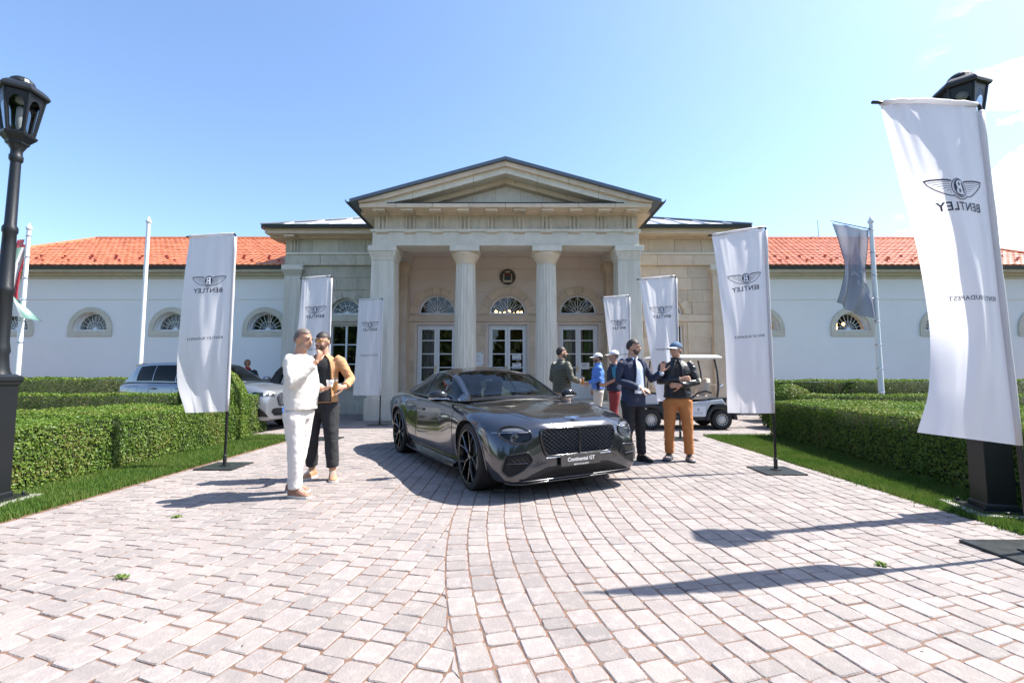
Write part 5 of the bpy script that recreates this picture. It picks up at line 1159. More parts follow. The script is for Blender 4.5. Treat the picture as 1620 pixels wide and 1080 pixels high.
banner((-3.42, 11.9, 0), E_((0, -.64, .05, -.03), (.5, -.66, .0, -.03), (1, -.70, -.05, .0)), 'white banner standing against the left portico pillar', seed=14, bulge=.03)
banner((3.36, 9.20, 0), E_((0, -.74, .05, -.06), (.3, -.68, -.02, -.05), (.7, -.58, -.12, -.03), (1, -.50, -.16, .0)), 'white banner behind the man with crossed arms', seed=17, bulge=.05, rip=.016)
banner((2.98, 11.45, 0), E_((0, -.66, .04, -.05), (.4, -.58, -.04, -.04), (.8, -.50, -.12, -.02), (1, -.46, -.12, .0)), 'white banner in front of the right portico pillar behind the blazer man', seed=20, bulge=.04)
def flagpole(x, y, h, label, rings=0):
    e = empty('flagpole', (x, y, 0), 0, label, 'flagpole', 'white flagpoles')
    MB().lathe([(.095, 0), (.09, .05), (.075, .06), (.06, h*.5), (.05, h-.16)], 16).build('pole', pole_w, e, smooth=True, sharp=40)
    MB().lathe([(.05, h-.16), (.07, h-.14), (.075, h-.10), (.04, h-.04), (.012, h+.04), (.004, h+.05)], 16).build('finial', pole_w, e, smooth=True, sharp=40)
    m = MB()
    for k in range(rings): z = h-.35-k*.62; m.lathe([(.058+k*.003, z), (.068+k*.003, z+.01), (.058+k*.003, z+.025)], 14)
    if rings: tag(m.build('halyard_rings', chrome, e), kind='stuff')
    return e
flagpole(-10.62, 13.0, 5.86, 'bare white flagpole behind the silver car'); flagpole(-14.1, 13.0, 5.66, 'white flagpole carrying the red flag beside the left lamp', 6); flagpole(9.68, 12.0, 5.52, 'white flagpole carrying the grey flag before the right wing', 8)
# grey flag on its arm
grey_cloth = M_cloth('grey_mesh_cloth', (.24,.25,.30), .42, alpha=.94, sheen=.10); pale_ink = M('pale_print', (.5,.48,.52), rough=.7)
gf = empty('flag', (9.68, 12.0, 0), 0, 'grey flag hanging from the right flagpole', 'flag')
zt = 5.20; ax = Vector((-.93, -.0, .20))
MB().tube([Vector((-.02, 0, zt)), Vector((-.02, 0, zt))+ax, Vector((-.16, 0, zt+.035))+ax], [.014, .012, .005], 8).build('top_arm', bar_dark, gf)
def gpos(a, v):
    top = Vector((-.06, 0, zt-.02))+ax*a; l = 2.32-.12*a; wd = .90-.42*math.sin(PI*min(v*1.08, 1))+.0*a
    mid = -.12+.34*math.sin(PI*v*.9)*1.0; sh = -.26*math.sin(PI*v)*0
    x = -.06+(ax.x*a)*(1-.16*math.sin(PI*v**.9))+.10*v*a*0+ -.02; z = top.z-l*v-(.22*(1-a))*v; x += .04*math.sin(v*5)*a
    if v > .6: x += -.06*(v-.6)*a*3
    y = .10*math.sin(a*8+v*3.4)+.05*math.sin(a*17-v*5)+.12*math.sin(v*4+a*2.2)
    return Vector((x, y*(.3+.7*min(1, v*2.5)), z))
gc = MB().loft([[gpos(i/34, j/60) for i in range(35)] for j in range(61)], False, False).build('cloth', grey_cloth, gf, smooth=True, fix=False)
for tx_, zz_, ss in (('ATO', .56, .20), ('LO', .66, .18)):
    vs, fs = densify(*text_mesh(tx_, ss), .05); MB().add([gpos(min(max(.42-x/.95, 0), 1), zz_-y/2.3)+Vector((0, -.012, 0)) for x, y in vs], fs).build('lettering', pale_ink, gc, fix=False)
MB().tube([gpos(0, k/20) for k in range(21)], .007, 5).build('hem', bar_dark, gf); MB().tube([gpos(1, k/20) for k in range(21)], .005, 5).build('hem', bar_dark, gf)
# red, white and green flag, hanging slack
rf = empty('flag', (-14.1, 13.0, 0), 0, 'red white and green flag hanging slack from the far left flagpole', 'flag')
cols = [M_cloth('flag_red', (.55,.02,.04), .35), M_cloth('flag_white', (.72,.72,.72), .35), M_cloth('flag_green', (.22,.42,.34), .4)]
def rpos(a, v):
    x = -.10-.10*math.sin(v*2.4)-.10*a*math.sin(v*2.9+.2)-.08*math.sin(a*7); y = -.12*math.sin(a*9+v*2)-.08*a; z = 5.22-2.05*v-.35*a
    if a > .6 and v > .62: x += (a-.6)*(v-.62)*5.2
    return Vector((x, y, z))
for k, (nm, m_) in enumerate(zip(('red_stripe', 'white_stripe', 'green_stripe'), cols)):
    MB().loft([[rpos((0, .6, .75, 1)[k]+((0, .6, .75, 1)[k+1]-(0, .6, .75, 1)[k])*i/8, j/40) for i in range(9)] for j in range(41)], False, False).build(nm, m_, rf, smooth=True, fix=False)
# street lamps
lamp_glass = M_glass('lamp_glass', (.62,.66,.68), ior=1.45); lamp_bulb = M('bulb', (.6,.6,.58), rough=.3); concrete = M('concrete', (.36,.34,.31), (.28,.27,.24), 6, .9, bump=.2)
def street_lamp(x, y, rz, label, sz=1.03):
    e = empty('street_lamp', (x, y, 0), rz, label, 'street lamp', 'black lantern lamps at the drive edges'); e.scale = (.93, .93, sz)
    MB().box(-.30, .30, -.30, .30, 0, .035).build('footing', concrete, e, bevel=.01)
    m = MB().box(-.22, .22, -.22, .22, .036, .055)
    for sx_ in (-1, 1):
        for sy_ in (-1, 1): m.lathe([(.016, .055), (.016, .075), (.01, .085)], 8, (sx_*.185, sy_*.185, 0))
    m.build('foot_plate', blackm, e, bevel=.004)
    MB().loft([[(-a, -a, z), (a, -a, z), (a, a, z), (-a, a, z)] for a, z in ((.135, .056), (.13, .09), (.118, .10), (.114, 1.12), (.124, 1.13), (.133, 1.16), (.143, 1.17), (.138, 1.21), (.10, 1.235))]).build('pedestal', blackm, e, bevel=.004)
    MB().lathe([(.108, 1.23), (.095, 1.26), (.085, 1.30), (.075, 1.42), (.085, 1.46), (.078, 1.50), (.07, 1.56), (.068, 2.02), (.078, 2.04), (.078, 2.08), (.066, 2.10), (.058, 2.5), (.056, 2.62), (.066, 2.64), (.066, 2.68), (.05, 2.71), (.044, 3.35), (.058, 3.37), (.06, 3.41), (.05, 3.43), (.05, 3.47), (.075, 3.52)], 20).build('post', blackm, e, smooth=True, sharp=35)
    def hexa(r, z, o=PI/6): return [(r*math.cos(o+PI/3*k), r*math.sin(o+PI/3*k), z) for k in range(6)]
    m = MB(); m.loft([hexa(.06, 3.50), hexa(.10, 3.54), hexa(.10, 3.555), hexa(.13, 3.585), hexa(.155, 3.61), hexa(.16, 3.63), hexa(.14, 3.64)]); m.build('lantern_base', blackm, e)
    zb, zt_, rb, rt = 3.64, 4.05, .125, .195
    fr = MB()
    for k in range(6):
        a0 = PI/6+PI/3*k; p, q = Vector((rb*math.cos(a0), rb*math.sin(a0), zb)), Vector((rt*math.cos(a0), rt*math.sin(a0), zt_)); fr.tube([p, q], .013, 6)
        a1 = a0+PI/3; p2, q2 = Vector((rb*math.cos(a1), rb*math.sin(a1), zb)), Vector((rt*math.cos(a1), rt*math.sin(a1), zt_))
        # pierced side panel: solid corners round an arched light
        def S2(u, v): a_, b_ = p.lerp(p2, u), q.lerp(q2, u); return a_.lerp(b_, v)
        N = 12; ou, inn = [], []
        hole = [(.16, .12), (.16, .55)]+[(.5-.34*math.cos(PI*t/10), .62+.24*math.sin(PI*t/10)) for t in range(11)]+[(.84, .55), (.84, .12), (.70, .04), (.5, .02), (.3, .04)]
        def rim(u, v):
            du, dv = u-.5, v-.45; f = 1/max(abs(du)/.5, (dv/.55 if dv > 0 else -dv/.45), 1e-6); return (.5+du*f, .45+dv*f)
        nn = (p2-p).cross(q-p).normalized()
        A = [S2(*rim(*h)) for h in hole]; B = [S2(*h) for h in hole]
        fr.loft([[v for v in A], [v for v in B], [v-nn*.006 for v in B], [v-nn*.006 for v in A]], False)
    fr.build('lantern_frame', blackm, e)
    for k in range(6):
        a0, a1 = PI/6+PI/3*k, PI/6+PI/3*(k+1); f = .985
        MB().add([(rb*f*math.cos(a0), rb*f*math.sin(a0), zb+.01), (rb*f*math.cos(a1), rb*f*math.sin(a1), zb+.01), (rt*f*math.cos(a1), rt*f*math.sin(a1), zt_-.01), (rt*f*math.cos(a0), rt*f*math.sin(a0), zt_-.01)], [(0, 1, 2, 3)]).build('lantern_glass', lamp_glass, e, fix=False)
    MB().lathe([(.02, 3.64), (.02, 3.72), (.03, 3.74), (.03, 3.90), (.02, 3.93), (.004, 3.935)], 10).lathe([(.003, 3.95), (.045, 3.98), (.05, 4.045)], 10).build('bulb_holder', lamp_bulb, e, smooth=True)
    MB().loft([hexa(.19, 4.04), hexa(.23, 4.05), hexa(.238, 4.07), hexa(.222, 4.095), hexa(.21, 4.11), hexa(.17, 4.14), hexa(.11, 4.17)]).lathe([(.115, 4.165), (.10, 4.20), (.07, 4.225), (.035, 4.24), (.005, 4.245)], 18).build('lantern_roof', blackm, e)
    return e
street_lamp(-5.13, 4.55, .1, 'black hexagonal lantern lamp at the left picture edge before the hedge')
street_lamp(4.44, 4.30, -.25, 'black hexagonal lantern lamp mostly hidden behind the nearest right banner', 1.0)
# ---------------------------------------------------------------- people
skin_m = M('skin', (.50,.29,.20), (.46,.25,.17), 20, .5, sub=.08); skin_t = M('tanned_skin', (.42,.23,.15), (.38,.20,.13), 20, .5, sub=.08)
hair_dk = M('dark_hair', (.018,.012,.009), (.03,.02,.015), 60, .6); hair_gr = M('grey_hair', (.16,.13,.11), (.10,.075,.06), 60, .65); hair_bl = M('auburn_hair', (.22,.10,.04), (.12,.05,.02), 40, .55)
def cloth(name, col, col2=None, rough=.85, bump=.25, bscale=45, sc=9, **k): return M(name, col, col2, sc, rough, bump=bump, bscale=bscale, **k)
def remesh(mb, name, mat, parent, vox, sm=3, wr=0, wf=9, wz=(1,1,1), keep=None, seed=0):
    me = bpy.data.meshes.new(name); me.from_pydata(mb.v, [], mb.f)
    b = bmesh.new(); b.from_mesh(me); bmesh.ops.recalc_face_normals(b, faces=b.faces); b.to_mesh(me); b.free()
    o = obj(name, me); md = o.modifiers.new('r', 'REMESH'); md.mode = 'VOXEL'; md.voxel_size = vox; md.adaptivity = 0
    s_ = o.modifiers.new('s', 'SMOOTH'); s_.iterations = sm; s_.factor = .5
    dg = bpy.context.evaluated_depsgraph_get(); dg.update(); m2 = bpy.data.meshes.new_from_object(o.evaluated_get(dg)); bpy.data.objects.remove(o); m2.name = name
    if wr:
        n = len(m2.vertices); co = np.empty(n*3, np.float32); m2.vertices.foreach_get('co', co); co = co.reshape(-1, 3); no = np.empty(n*3, np.float32); m2.vertices.foreach_get('normal', no); no = no.reshape(-1, 3)
        d = np.array([noise.noise(Vector((c[0]*wf*wz[0]+seed, c[1]*wf*wz[1], c[2]*wf*wz[2])))+.5*noise.noise(Vector((c[0]*wf*2.3*wz[0]+seed, c[1]*wf*2.3, c[2]*wf*2.6*wz[2]))) for c in co]); co = co+no*(wr*d)[:, None]; m2.vertices.foreach_set('co', co.astype(np.float32).ravel()); m2.update()
    m2.materials.clear(); m2.materials.append(mat); m2.shade_smooth(); return obj(name, m2, parent)
def ell(c, rx, ry, n=20, rot=0): 
    return [(c[0]+rx*math.cos(2*PI*k/n)*math.cos(rot)-ry*math.sin(2*PI*k/n)*math.sin(rot), c[1]+rx*math.cos(2*PI*k/n)*math.sin(rot)+ry*math.sin(2*PI*k/n)*math.cos(rot), c[2]) for k in range(n)]
V3 = Vector
def hand(mb, w, d, nrm, side, curl=.3, spread=.12, sc=1.0):
    """w wrist, d direction of the fingers, nrm out of the palm; side +1/-1 puts the thumb"""
    d = V3(d).normalized(); nrm = V3(nrm); nrm = (nrm-d*nrm.dot(d)).normalized(); x = d.cross(nrm)*side; w = V3(w)
    rings = []
    for t, a, b_ in ((-.01, .024, .019), (.03, .034, .017), (.065, .041, .016), (.092, .041, .013)):
        c = w+d*t*sc; rings.append([c+x*a*sc*math.cos(2*PI*k/10)+nrm*b_*sc*math.sin(2*PI*k/10) for k in range(10)])
    mb.loft(rings)
    for i, (off, ln) in enumerate(((.031, .070), (.0105, .080), (-.0105, .075), (-.031, .058))):
        p = w+(d*.085+x*off)*sc; fd = (d+x*off*spread*22).normalized(); pts = [p]; a = curl*.5
        for seg in (.42, .33, .25):
            dd = (fd*math.cos(a)+nrm*math.sin(a)); pts.append(pts[-1]+dd*ln*seg*sc); a += curl
        mb.tube(pts, [.0098*sc, .0095*sc, .0088*sc, .0072*sc], 7)
    p = w+(d*.022+x*.03)*sc; td = (x*.75+d*.65+nrm*.25).normalized(); mb.tube([p, p+td*.04*sc, p+(td*.075+d*.012+nrm*.006)*sc, p+(td*.088+d*.03+nrm*.012)*sc], [.014*sc, .0125*sc, .011*sc, .009*sc], 7)
HEAD_C = V3((0, .012, 1.665))
def person(label, loc, heading, height, pose=None, head=(0, 0), skin=skin_m, top=None, trousers=None, shoes=None, hair=None, build=1.0, hands=None, belly=0, lean=0, extras=None):
    """facing +y in its own space; heading turns it about z; pose overrides joints; head = (yaw, pitch)"""
    e = empty('person', loc, heading, label, 'person', 'visitors standing on the drive'); s = height/1.78; e.scale = (s, s, s)
    J = dict(hipL=(-.095,0,.92), hipR=(.095,0,.92), kneeL=(-.11,.02,.50), kneeR=(.11,.02,.50), ankL=(-.12,-.02,.09), ankR=(.12,-.02,.09), toeL=-.15, toeR=.15,
             shL=(-.19*build,-.01,1.45), shR=(.19*build,-.01,1.45), elL=(-.25*build,-.03,1.17), elR=(.25*build,-.03,1.17), wrL=(-.26*build,.05,.92), wrR=(.26*build,.05,.92),
             hdL=((0,.1,-1),(1,0,0)), hdR=((0,.1,-1),(-1,0,0)), curlL=.35, curlR=.35, spL=.05, spR=.05)
    J.update(pose or {}); P_ = {k: (V3(v) if isinstance(v, tuple) and len(v) == 3 and not isinstance(v[0], tuple) else v) for k, v in J.items()}
    HM = Matrix.Translation((0, 0, 1.56)) @ Matrix.Rotation(head[0], 4, 'Z') @ Matrix.Rotation(head[1], 4, 'X') @ Matrix.Translation((0, 0, -1.56))
    b = MB()
    tr = [(.86,.135,.10,0),(.92,.16,.115,0),(1.0,.155,.11,.01),(1.1,.15,.105,.015),(1.22,.16,.11,.01),(1.34,.175,.115,0),(1.42,.16,.09,-.01),(1.47,.11,.07,-.015),(1.50,.068,.065,-.01),(1.54,.058,.062,0),(1.60,.056,.062,.008)]
    b.loft([ell((0, yo, z), rx*(build if z < 1.48 else 1), ry) for z, rx, ry, yo in tr])
    for S_ in 'LR':
        b.tube([P_['sh'+S_]+V3((0, 0, .0)), P_['el'+S_], P_['wr'+S_]], [.05, .042, .029], 10)
        b.tube([P_['wr'+S_]+(P_['el'+S_]-P_['wr'+S_]).normalized()*.08, P_['wr'+S_]], [.034, .026], 10)
        d, n_ = P_['hd'+S_]; hand(b, P_['wr'+S_], d, n_, (1 if S_ == 'R' else -1)*(-1), P_['curl'+S_], P_['sp'+S_], 1.02)
        b.tube([P_['hip'+S_], P_['knee'+S_], P_['ank'+S_]], [.088, .056, .040], 10)
        fd = V3((math.sin(P_['toe'+S_]), math.cos(P_['toe'+S_]), 0)); a = P_['ank'+S_]; b.tube([a+V3((0, 0, -.03)), a+fd*.08+V3((0, 0, -.05)), a+fd*.15+V3((0, 0, -.055))], [.042, .035, .028], 8)
    h = MB(); h.ball(HEAD_C+V3((0, -.012, .018)), (.074, .093, .098), 20, 14); h.ball((0, .036, 1.612), (.056, .060, .060), 16, 12); h.ball((0, .066, 1.582), (.027, .024, .022), 12, 8); h.ball((0, .055, 1.655), (.058, .045, .07), 16, 12)
    h.tube([(0, .094, 1.688), (0, .108, 1.66), (0, .119, 1.640), (0, .100, 1.632)], [.009, .011, .014, .008], 8); h.ball((0, .104, 1.637), (.018, .010, .009), 8, 6)
    for sx_ in (-1, 1): h.ball((sx_*.076, -.006, 1.655), (.010, .020, .033), 10, 8); h.ball((sx_*.030, .088, 1.695), (.026, .012, .009), 10, 6); h.ball((sx_*.040, .070, 1.632), (.022, .02, .02), 10, 6)
    h.tube([(0, 0, 1.56), (0, .01, 1.62)], [.057, .055], 12); h.ball((0, .098, 1.609), (.022, .011, .006), 8, 6); h.ball((0, .096, 1.598), (.019, .011, .007), 8, 6)
    h.v = [tuple(HM @ V3(v)) for v in h.v]; b.v += []; o_ = len(b.v); b.v += h.v; b.f += [tuple(i+o_ for i in f) for f in h.f]
    body = remesh(b, 'body', skin, e, .0078, 2)
    def HB(mb, nm, mt, **k):
        mb.v = [tuple(HM @ V3(v)) for v in mb.v]; return mb.build(nm, mt, e, **k)
    for sx_ in (-1, 1):
        HB(MB().ball((sx_*.031, .0945, 1.675), (.013, .007, .007), 10, 8), 'eye', gloss_black, smooth=True)
        HB(MB().tube([(sx_*.014, .103, 1.695), (sx_*.032, .101, 1.701), (sx_*.052, .088, 1.694)], [.003, .005, .003], 6), 'eyebrow', hair_dk if not hair else hair[0])
    HB(MB().tube([(-.024, .099, 1.6035), (0, .109, 1.605), (.024, .099, 1.6035)], .0026, 5), 'mouth', M('lip', (.30,.12,.09), rough=.5) if 'lip' not in bpy.data.materials else bpy.data.materials['lip'])
    if hair:
        hm, style = hair[0], hair[1]
        def shell(c, r, test, nu=36, nv=26, push=0):
            m = MB().ball(c, r, nu, nv); m.v = [tuple(V3(v)+((V3(v)-V3(c)).normalized()*(.004*noise.noise(V3(v)*90))+(V3(v)-V3(c)).normalized()*push)) for v in m.v]; m.f = [f for f in m.f if all(test(V3(m.v[i])+V3((0, 0, .010*noise.noise(V3(m.v[i])*70)))) for i in f)]; m.mi = [0]*len(m.f); return m
        line = {'short': lambda v: v.z > 1.712-.20*max(0, -v.y)*1.0-(.085 if v.y < -.02 else .055 if v.y < .012 else 0)+ (.0), 'receding': lambda v: v.z > 1.728+max(0, v.y)*.20-(.105 if v.y < -.02 else .07 if v.y < .015 else 0), 'long': lambda v: (v.z > 1.715-(.12 if v.y < .03 else 0)-(.06 if v.y < -.02 else 0))}[style]
        HB(shell(HEAD_C+V3((0, -.012, .018)), (.0805, .1, .106), line, push=.006 if style == 'long' else .001), 'hair', hm, smooth=True, fix=False)
        if len(hair) > 2 and hair[2]:
            dens = hair[2]
            m = MB().ball((0, .036, 1.612), (.0605, .0655, .066), 30, 24); m.f = [f for f in m.f if all(V3(m.v[i]).z < 1.622-.55*max(0, .03-V3(m.v[i]).y)*0+(.03 if abs(V3(m.v[i]).x) > .045 else 0) and V3(m.v[i]).y > -.012 and not (abs(V3(m.v[i]).x) < .026 and 1.594 < V3(m.v[i]).z < 1.613) for i in f)]; m.mi = [0]*len(m.f)
            HB(m, 'beard', dens, smooth=True, fix=False); HB(MB().tube([(-.03, .098, 1.612), (0, .112, 1.619), (.03, .098, 1.612)], [.004, .006, .004], 6).ball((0, .07, 1.58), (.03, .027, .024), 10, 8), 'beard', dens, smooth=True)
    # trousers
    if trousers:
        mt, wide, ankle = trousers; m = MB(); m.loft([ell((0, yo, z), rx*build**.5, ry) for z, rx, ry, yo in ((.80,.12,.11,0),(.86,.17,.128,0),(.93,.178,.132,0),(1.0,.172,.125,.008),(1.03,.168,.122,.01))])
        for S_ in 'LR':
            hp_, kn, an = P_['hip'+S_], P_['knee'+S_], P_['ank'+S_]; m.tube([hp_+V3((0, 0, -.03)), hp_.lerp(kn, .5), kn, kn.lerp(an, .5), an.lerp(kn, .06)+V3((0, .0, ankle))], [(.104*wide, .112*wide), .090*wide, .073*wide, .067*wide, .064*wide], 14)
        remesh(m, 'trousers', mt, e, .0115, 3, .007, 8, (1, 1, 1.3), seed=loc[0]*3)
    if shoes:
        mt, sole, kind = shoes
        for S_ in 'LR':
            fd = V3((math.sin(P_['toe'+S_]), math.cos(P_['toe'+S_]), 0)); rt = V3((fd.y, -fd.x, 0)); a = V3((P_['ank'+S_].x, P_['ank'+S_].y, 0)); lift = P_['ank'+S_].z-.09; m = MB(); rings = []
            for t, w_, hgt in ((-.075, .028, .07), (-.06, .038, .095), (-.02, .042, .125 if kind != 'boot' else .15), (.03, .043, .10), (.08, .048, .075), (.13, .050, .06), (.165, .042, .048), (.185, .022, .035)):
                c = a+fd*t+V3((0, 0, lift)); rings.append([c+rt*w_*math.cos(q)+V3((0, 0, .018+(hgt-.018)*max(0, math.sin(q))**.8 if math.sin(q) > 0 else .018)) for q in [2*PI*k/16 for k in range(16)]])
            sh = remesh(m.loft(rings), 'shoe', mt, e, .007, 2); m = MB()
            m.loft([[a+fd*t+rt*w_*sg+V3((0, 0, lift+z)) for t, w_, sg in [(-.08, .02, 1), (-.06, .042, 1), (0, .046, 1), (.08, .053, 1), (.13, .054, 1), (.17, .044, 1), (.19, .02, 1), (.19, .02, -1), (.17, .044, -1), (.13, .054, -1), (.08, .053, -1), (0, .046, -1), (-.06, .042, -1), (-.08, .02, -1)]] for z in (.001, .022)]); m.build('sole', sole, sh)
            m = MB()
            for k in range(3): c = a+fd*(.05+.025*k)+V3((0, 0, lift+.105-.014*k)); m.tube([c-rt*.03-V3((0, 0, .012)), c, c+rt*.03-V3((0, 0, .012))], .004, 5)
            m.build('laces', sole, sh)
    # upper garments: dict(mat, hem, loose, sleeve end 0..1 of forearm, thick, open)
    for g in (top or []):
        lo = g.get('loose', .015); hem = g['hem']; m = MB(); k_ = build
        prof = [(hem, .176+lo, .128+lo), ((hem+1.12)/2, .168+lo, .124+lo+belly*.5), (1.12, .162+lo, .120+lo+belly), (1.24, .170+lo, .122+lo+belly*.6), (1.34, .185+lo*.7, .124+lo*.8), (1.42, .178+lo*.4, .104+lo*.5), (1.465, .125+lo*.3, .082+lo*.4), (1.50, .078+lo*.25, .076+lo*.3)]
        if g.get('collar'): prof += [(1.53, .074+lo*.2, .078), (1.50+g['collar'], .076+lo*.2, .082)]
        m.loft([ell((0, .008+(belly*.4 if z < 1.3 else 0)-(.012 if z > 1.45 else 0), z), rx*(k_ if z < 1.46 else 1), ry) for z, rx, ry in prof])
        sl = g.get('sleeve', 1.0)
        for S_ in 'LR':
            a, c, d = P_['sh'+S_], P_['el'+S_], P_['wr'+S_]; end = c.lerp(d, sl) if sl >= 0 else a.lerp(c, 1+sl); rr = g.get('arm', .0)
            pts = [a+V3((.04 if S_ == 'L' else -.04, 0, .005)), a+(c-a)*.15, a.lerp(c, .55), c, c.lerp(end, .5), end] if sl >= 0 else [a+V3((.04 if S_ == 'L' else -.04, 0, .005)), a+(c-a)*.15, end]
            rs = [.056+rr*.6, .061+rr*.6, .054+rr*.8, .048+rr, .044+rr, .037+rr] if sl >= 0 else [.062+rr, .064+rr, .058+rr]
            m.tube(pts, rs, 12)
        remesh(m, g['name'], g['mat'], e, .0115, g.get('sm', 3), g.get('wr', .010), g.get('wf', 10), g.get('wz', (1, 1, 1.3)), seed=loc[1]*5)
        if g.get('panel'):                 # what shows between the open fronts: (mat, name, top half angle, bottom half angle, z bottom)
            pm, pn_, a_top, a_mid, a_bot, zb = g['panel']; rows = 18; rings = []; er = lambda z: smooth_keys(prof, z)
            for j in range(rows+1):
                z = zb+(1.50-zb)*j/rows; rx, ry = er(z); t = j/rows; an = (a_bot+(a_mid-a_bot)*t*2) if t < .5 else (a_mid+(a_top-a_mid)*(t-.5)*2); q_ = []
                for i in range(15):
                    ph = PI/2+g.get('shift', 0)+an*(i/14*2-1); q_.append((rx*(k_ if z < 1.46 else 1)*1.03*math.cos(ph), .008+(belly*.4 if z < 1.3 else 0)-(.012 if z > 1.45 else 0)+(ry*1.03+.006)*math.sin(ph), z))
                rings.append(q_)
            pp = MB().loft(rings, False, False).build(pn_, pm, e, smooth=True, fix=False)
            lm = g.get('lapel', g['mat'])
            for sg in (0, 14):
                edge = [V3(r[sg])*1.0+V3((0, .008, 0)) for r in rings]; MB().tube(edge, [(.006+.012*max(0, (j-rows*.45)/(rows*.55))*g.get('lapw', 1), .010) for j in range(rows+1)], 6).build('lapel' if g.get('lapw', 1) else 'jacket_edge', lm, e, smooth=True)
            if g.get('buttons'):
                m = MB()
                for j in range(2, rows, 2): m.ball(V3(rings[j][7])+V3((0, .004, 0)), (.006, .003, .006), 8, 5)
                m.build('buttons', paper, pp)
    if extras: extras(e, P_, HB, HM)
    return e
def cap_fn(mat, brim, back=None):
    def f(HB):
        m = MB().ball((0, -.004, 1.70), (.0875, .108, .092), 26, 18); m.f = [q for q in m.f if all(m.v[i][2] > 1.694 for i in q)]; m.mi = [0]*len(m.f); o = HB(m, 'cap', mat, smooth=True, fix=False)
        rings = []
        for j in range(7):
            t = j/6; rings.append([(.082*math.sin(a)*(1-.06*t), .058+.052*math.cos(a)+t*.085*max(0, math.cos(a))**.6, 1.705-.012*t-.014*(math.sin(a))**2*(.4+t*.6)) for a in [(-PI/2)+PI*i/14 for i in range(15)]])
        lo = [[(x, y, z-.005) for x, y, z in r] for r in rings]
        HB(MB().loft(rings, False, False).loft(lo, False, False).loft([rings[-1], lo[-1]], False, False), 'cap_brim', brim, smooth=True, fix=False)
        HB(MB().ball((0, -.004, 1.792), (.010, .010, .006), 8, 6), 'cap_button', mat)
    return f
white_shirt = cloth('cream_sweatshirt', (.70,.66,.60), (.65,.61,.55), bscale=25); cream_tr = cloth('cream_trousers', (.68,.64,.60), (.62,.58,.54), bscale=25)
black_tee = cloth('black_tee', (.018,.018,.02)); black_tr = cloth('black_trousers', (.016,.017,.019), (.025,.026,.03), bscale=20); tan_jk = cloth('tan_jacket', (.50,.27,.13), (.42,.22,.10)); tan_suede = cloth('tan_suede', (.46,.24,.13), (.38,.20,.11), rough=.75); brown_l = cloth('brown_leather', (.32,.17,.11), (.24,.12,.08), rough=.55)
sole_w = M('white_sole', (.62,.60,.56), rough=.7); sole_k = M('black_sole', (.012,.012,.012), rough=.7)
beard_dk = M('dark_stubble', (.09,.055,.04), (.14,.085,.06), 120, .8); beard_gr = M('grey_stubble', (.30,.20,.155), (.36,.235,.18), 90, .7); beard_k = M('black_beard', (.07,.047,.038), (.11,.07,.055), 120, .8)
white_cap = cloth('white_cap', (.74,.73,.71), rough=.8)
# man in cream clothes, drinking
def ex_white(e, P_, HB, HM):
    MB().lathe([(.030, 0), (.036, .05), (.040, .055), (.041, .07), (.037, .07), (.033, .056), (.02, .05)], 18, (0, 0, 0)).build('tmp', paper) if False else None
pw = dict(elR=(.25,.06,1.18), wrR=(.10,.25,1.42), hdR=((-.25,.22,.9),(-.2,-.9,.2)), curlR=.9, elL=(-.24,-.0,1.15), wrL=(-.17,.17,1.12), hdL=((.25,.95,.12),(.55,-.1,.75)), curlL=.55, ankR=(.11,.06,.09), kneeR=(.115,.05,.50), ankL=(-.10,-.10,.09), kneeL=(-.10,-.02,.50), toeR=.12, toeL=-.05)
pA = person('man in cream sweatshirt and trousers holding a hand to his mouth', (-2.30, 4.95, 0), R(-97), 1.765, pw, (R(-6), R(-10)), skin_t, [dict(name='sweatshirt', mat=white_shirt, hem=.90, loose=.022, sleeve=.86, arm=.012, wr=.009, wf=6)], (cream_tr, 1.10, -.03), (brown_l, sole_w, 'deck'), (hair_gr, 'receding', beard_gr), 1.06, belly=.035)
# man in black tee and tan jacket with a glass of beer
pw = dict(elL=(-.34,-.06,1.19), wrL=(-.355,.17,1.10), hdL=((.25,.8,.1),(.9,-.2,0)), curlL=.75, elR=(.26,-.02,1.17), wrR=(.21,.16,.97), ankL=(-.19,.05,.09), kneeL=(-.155,.04,.5), ankR=(.12,-.03,.09), toeL=-.55, toeR=.12)
def ex_tee(e, P_, HB, HM):
    HB(MB().add([(sx_*a, y, z) for sx_ in (-1,) for a, y, z in ((.066,.072,1.69),(.034,.103,1.693),(.012,.109,1.688),(.014,.108,1.668),(.034,.103,1.658),(.062,.080,1.664))]+[(a, y, z) for a, y, z in ((.066,.072,1.69),(.034,.103,1.693),(.012,.109,1.688),(.014,.108,1.668),(.034,.103,1.658),(.062,.080,1.664))], [(0,1,2,3,4,5), (11,10,9,8,7,6)]), 'sunglasses', M('mirror_orange', (.75,.33,.08), rough=.12, metal=.7), fix=False)
    HB(MB().tube([(-.066,.072,1.688), (-.034,.105,1.694), (0,.112,1.69), (.034,.105,1.694), (.066,.072,1.688)], .0025, 5).tube([(-.068,.07,1.688), (-.08,-.01,1.68)], .002, 5).tube([(.068,.07,1.688), (.08,-.01,1.68)], .002, 5), 'glasses_frame', brass)
pB = person('man in black tee and open tan jacket behind the man in cream', (-2.37, 5.72, 0), R(180-6), 1.80, pw, (R(-14), R(-6)), skin_m, [dict(name='jacket', mat=tan_jk, hem=.92, loose=.022, sleeve=.8, arm=.010, wr=.010, panel=(black_tee, 'tee_shirt', .75, 1.0, 1.05, .93), lapw=.5)], (black_tr, 1.14, .03), (tan_suede, sole_w, 'trainer'), (hair_dk, 'short', beard_dk), 1.0, extras=ex_tee)
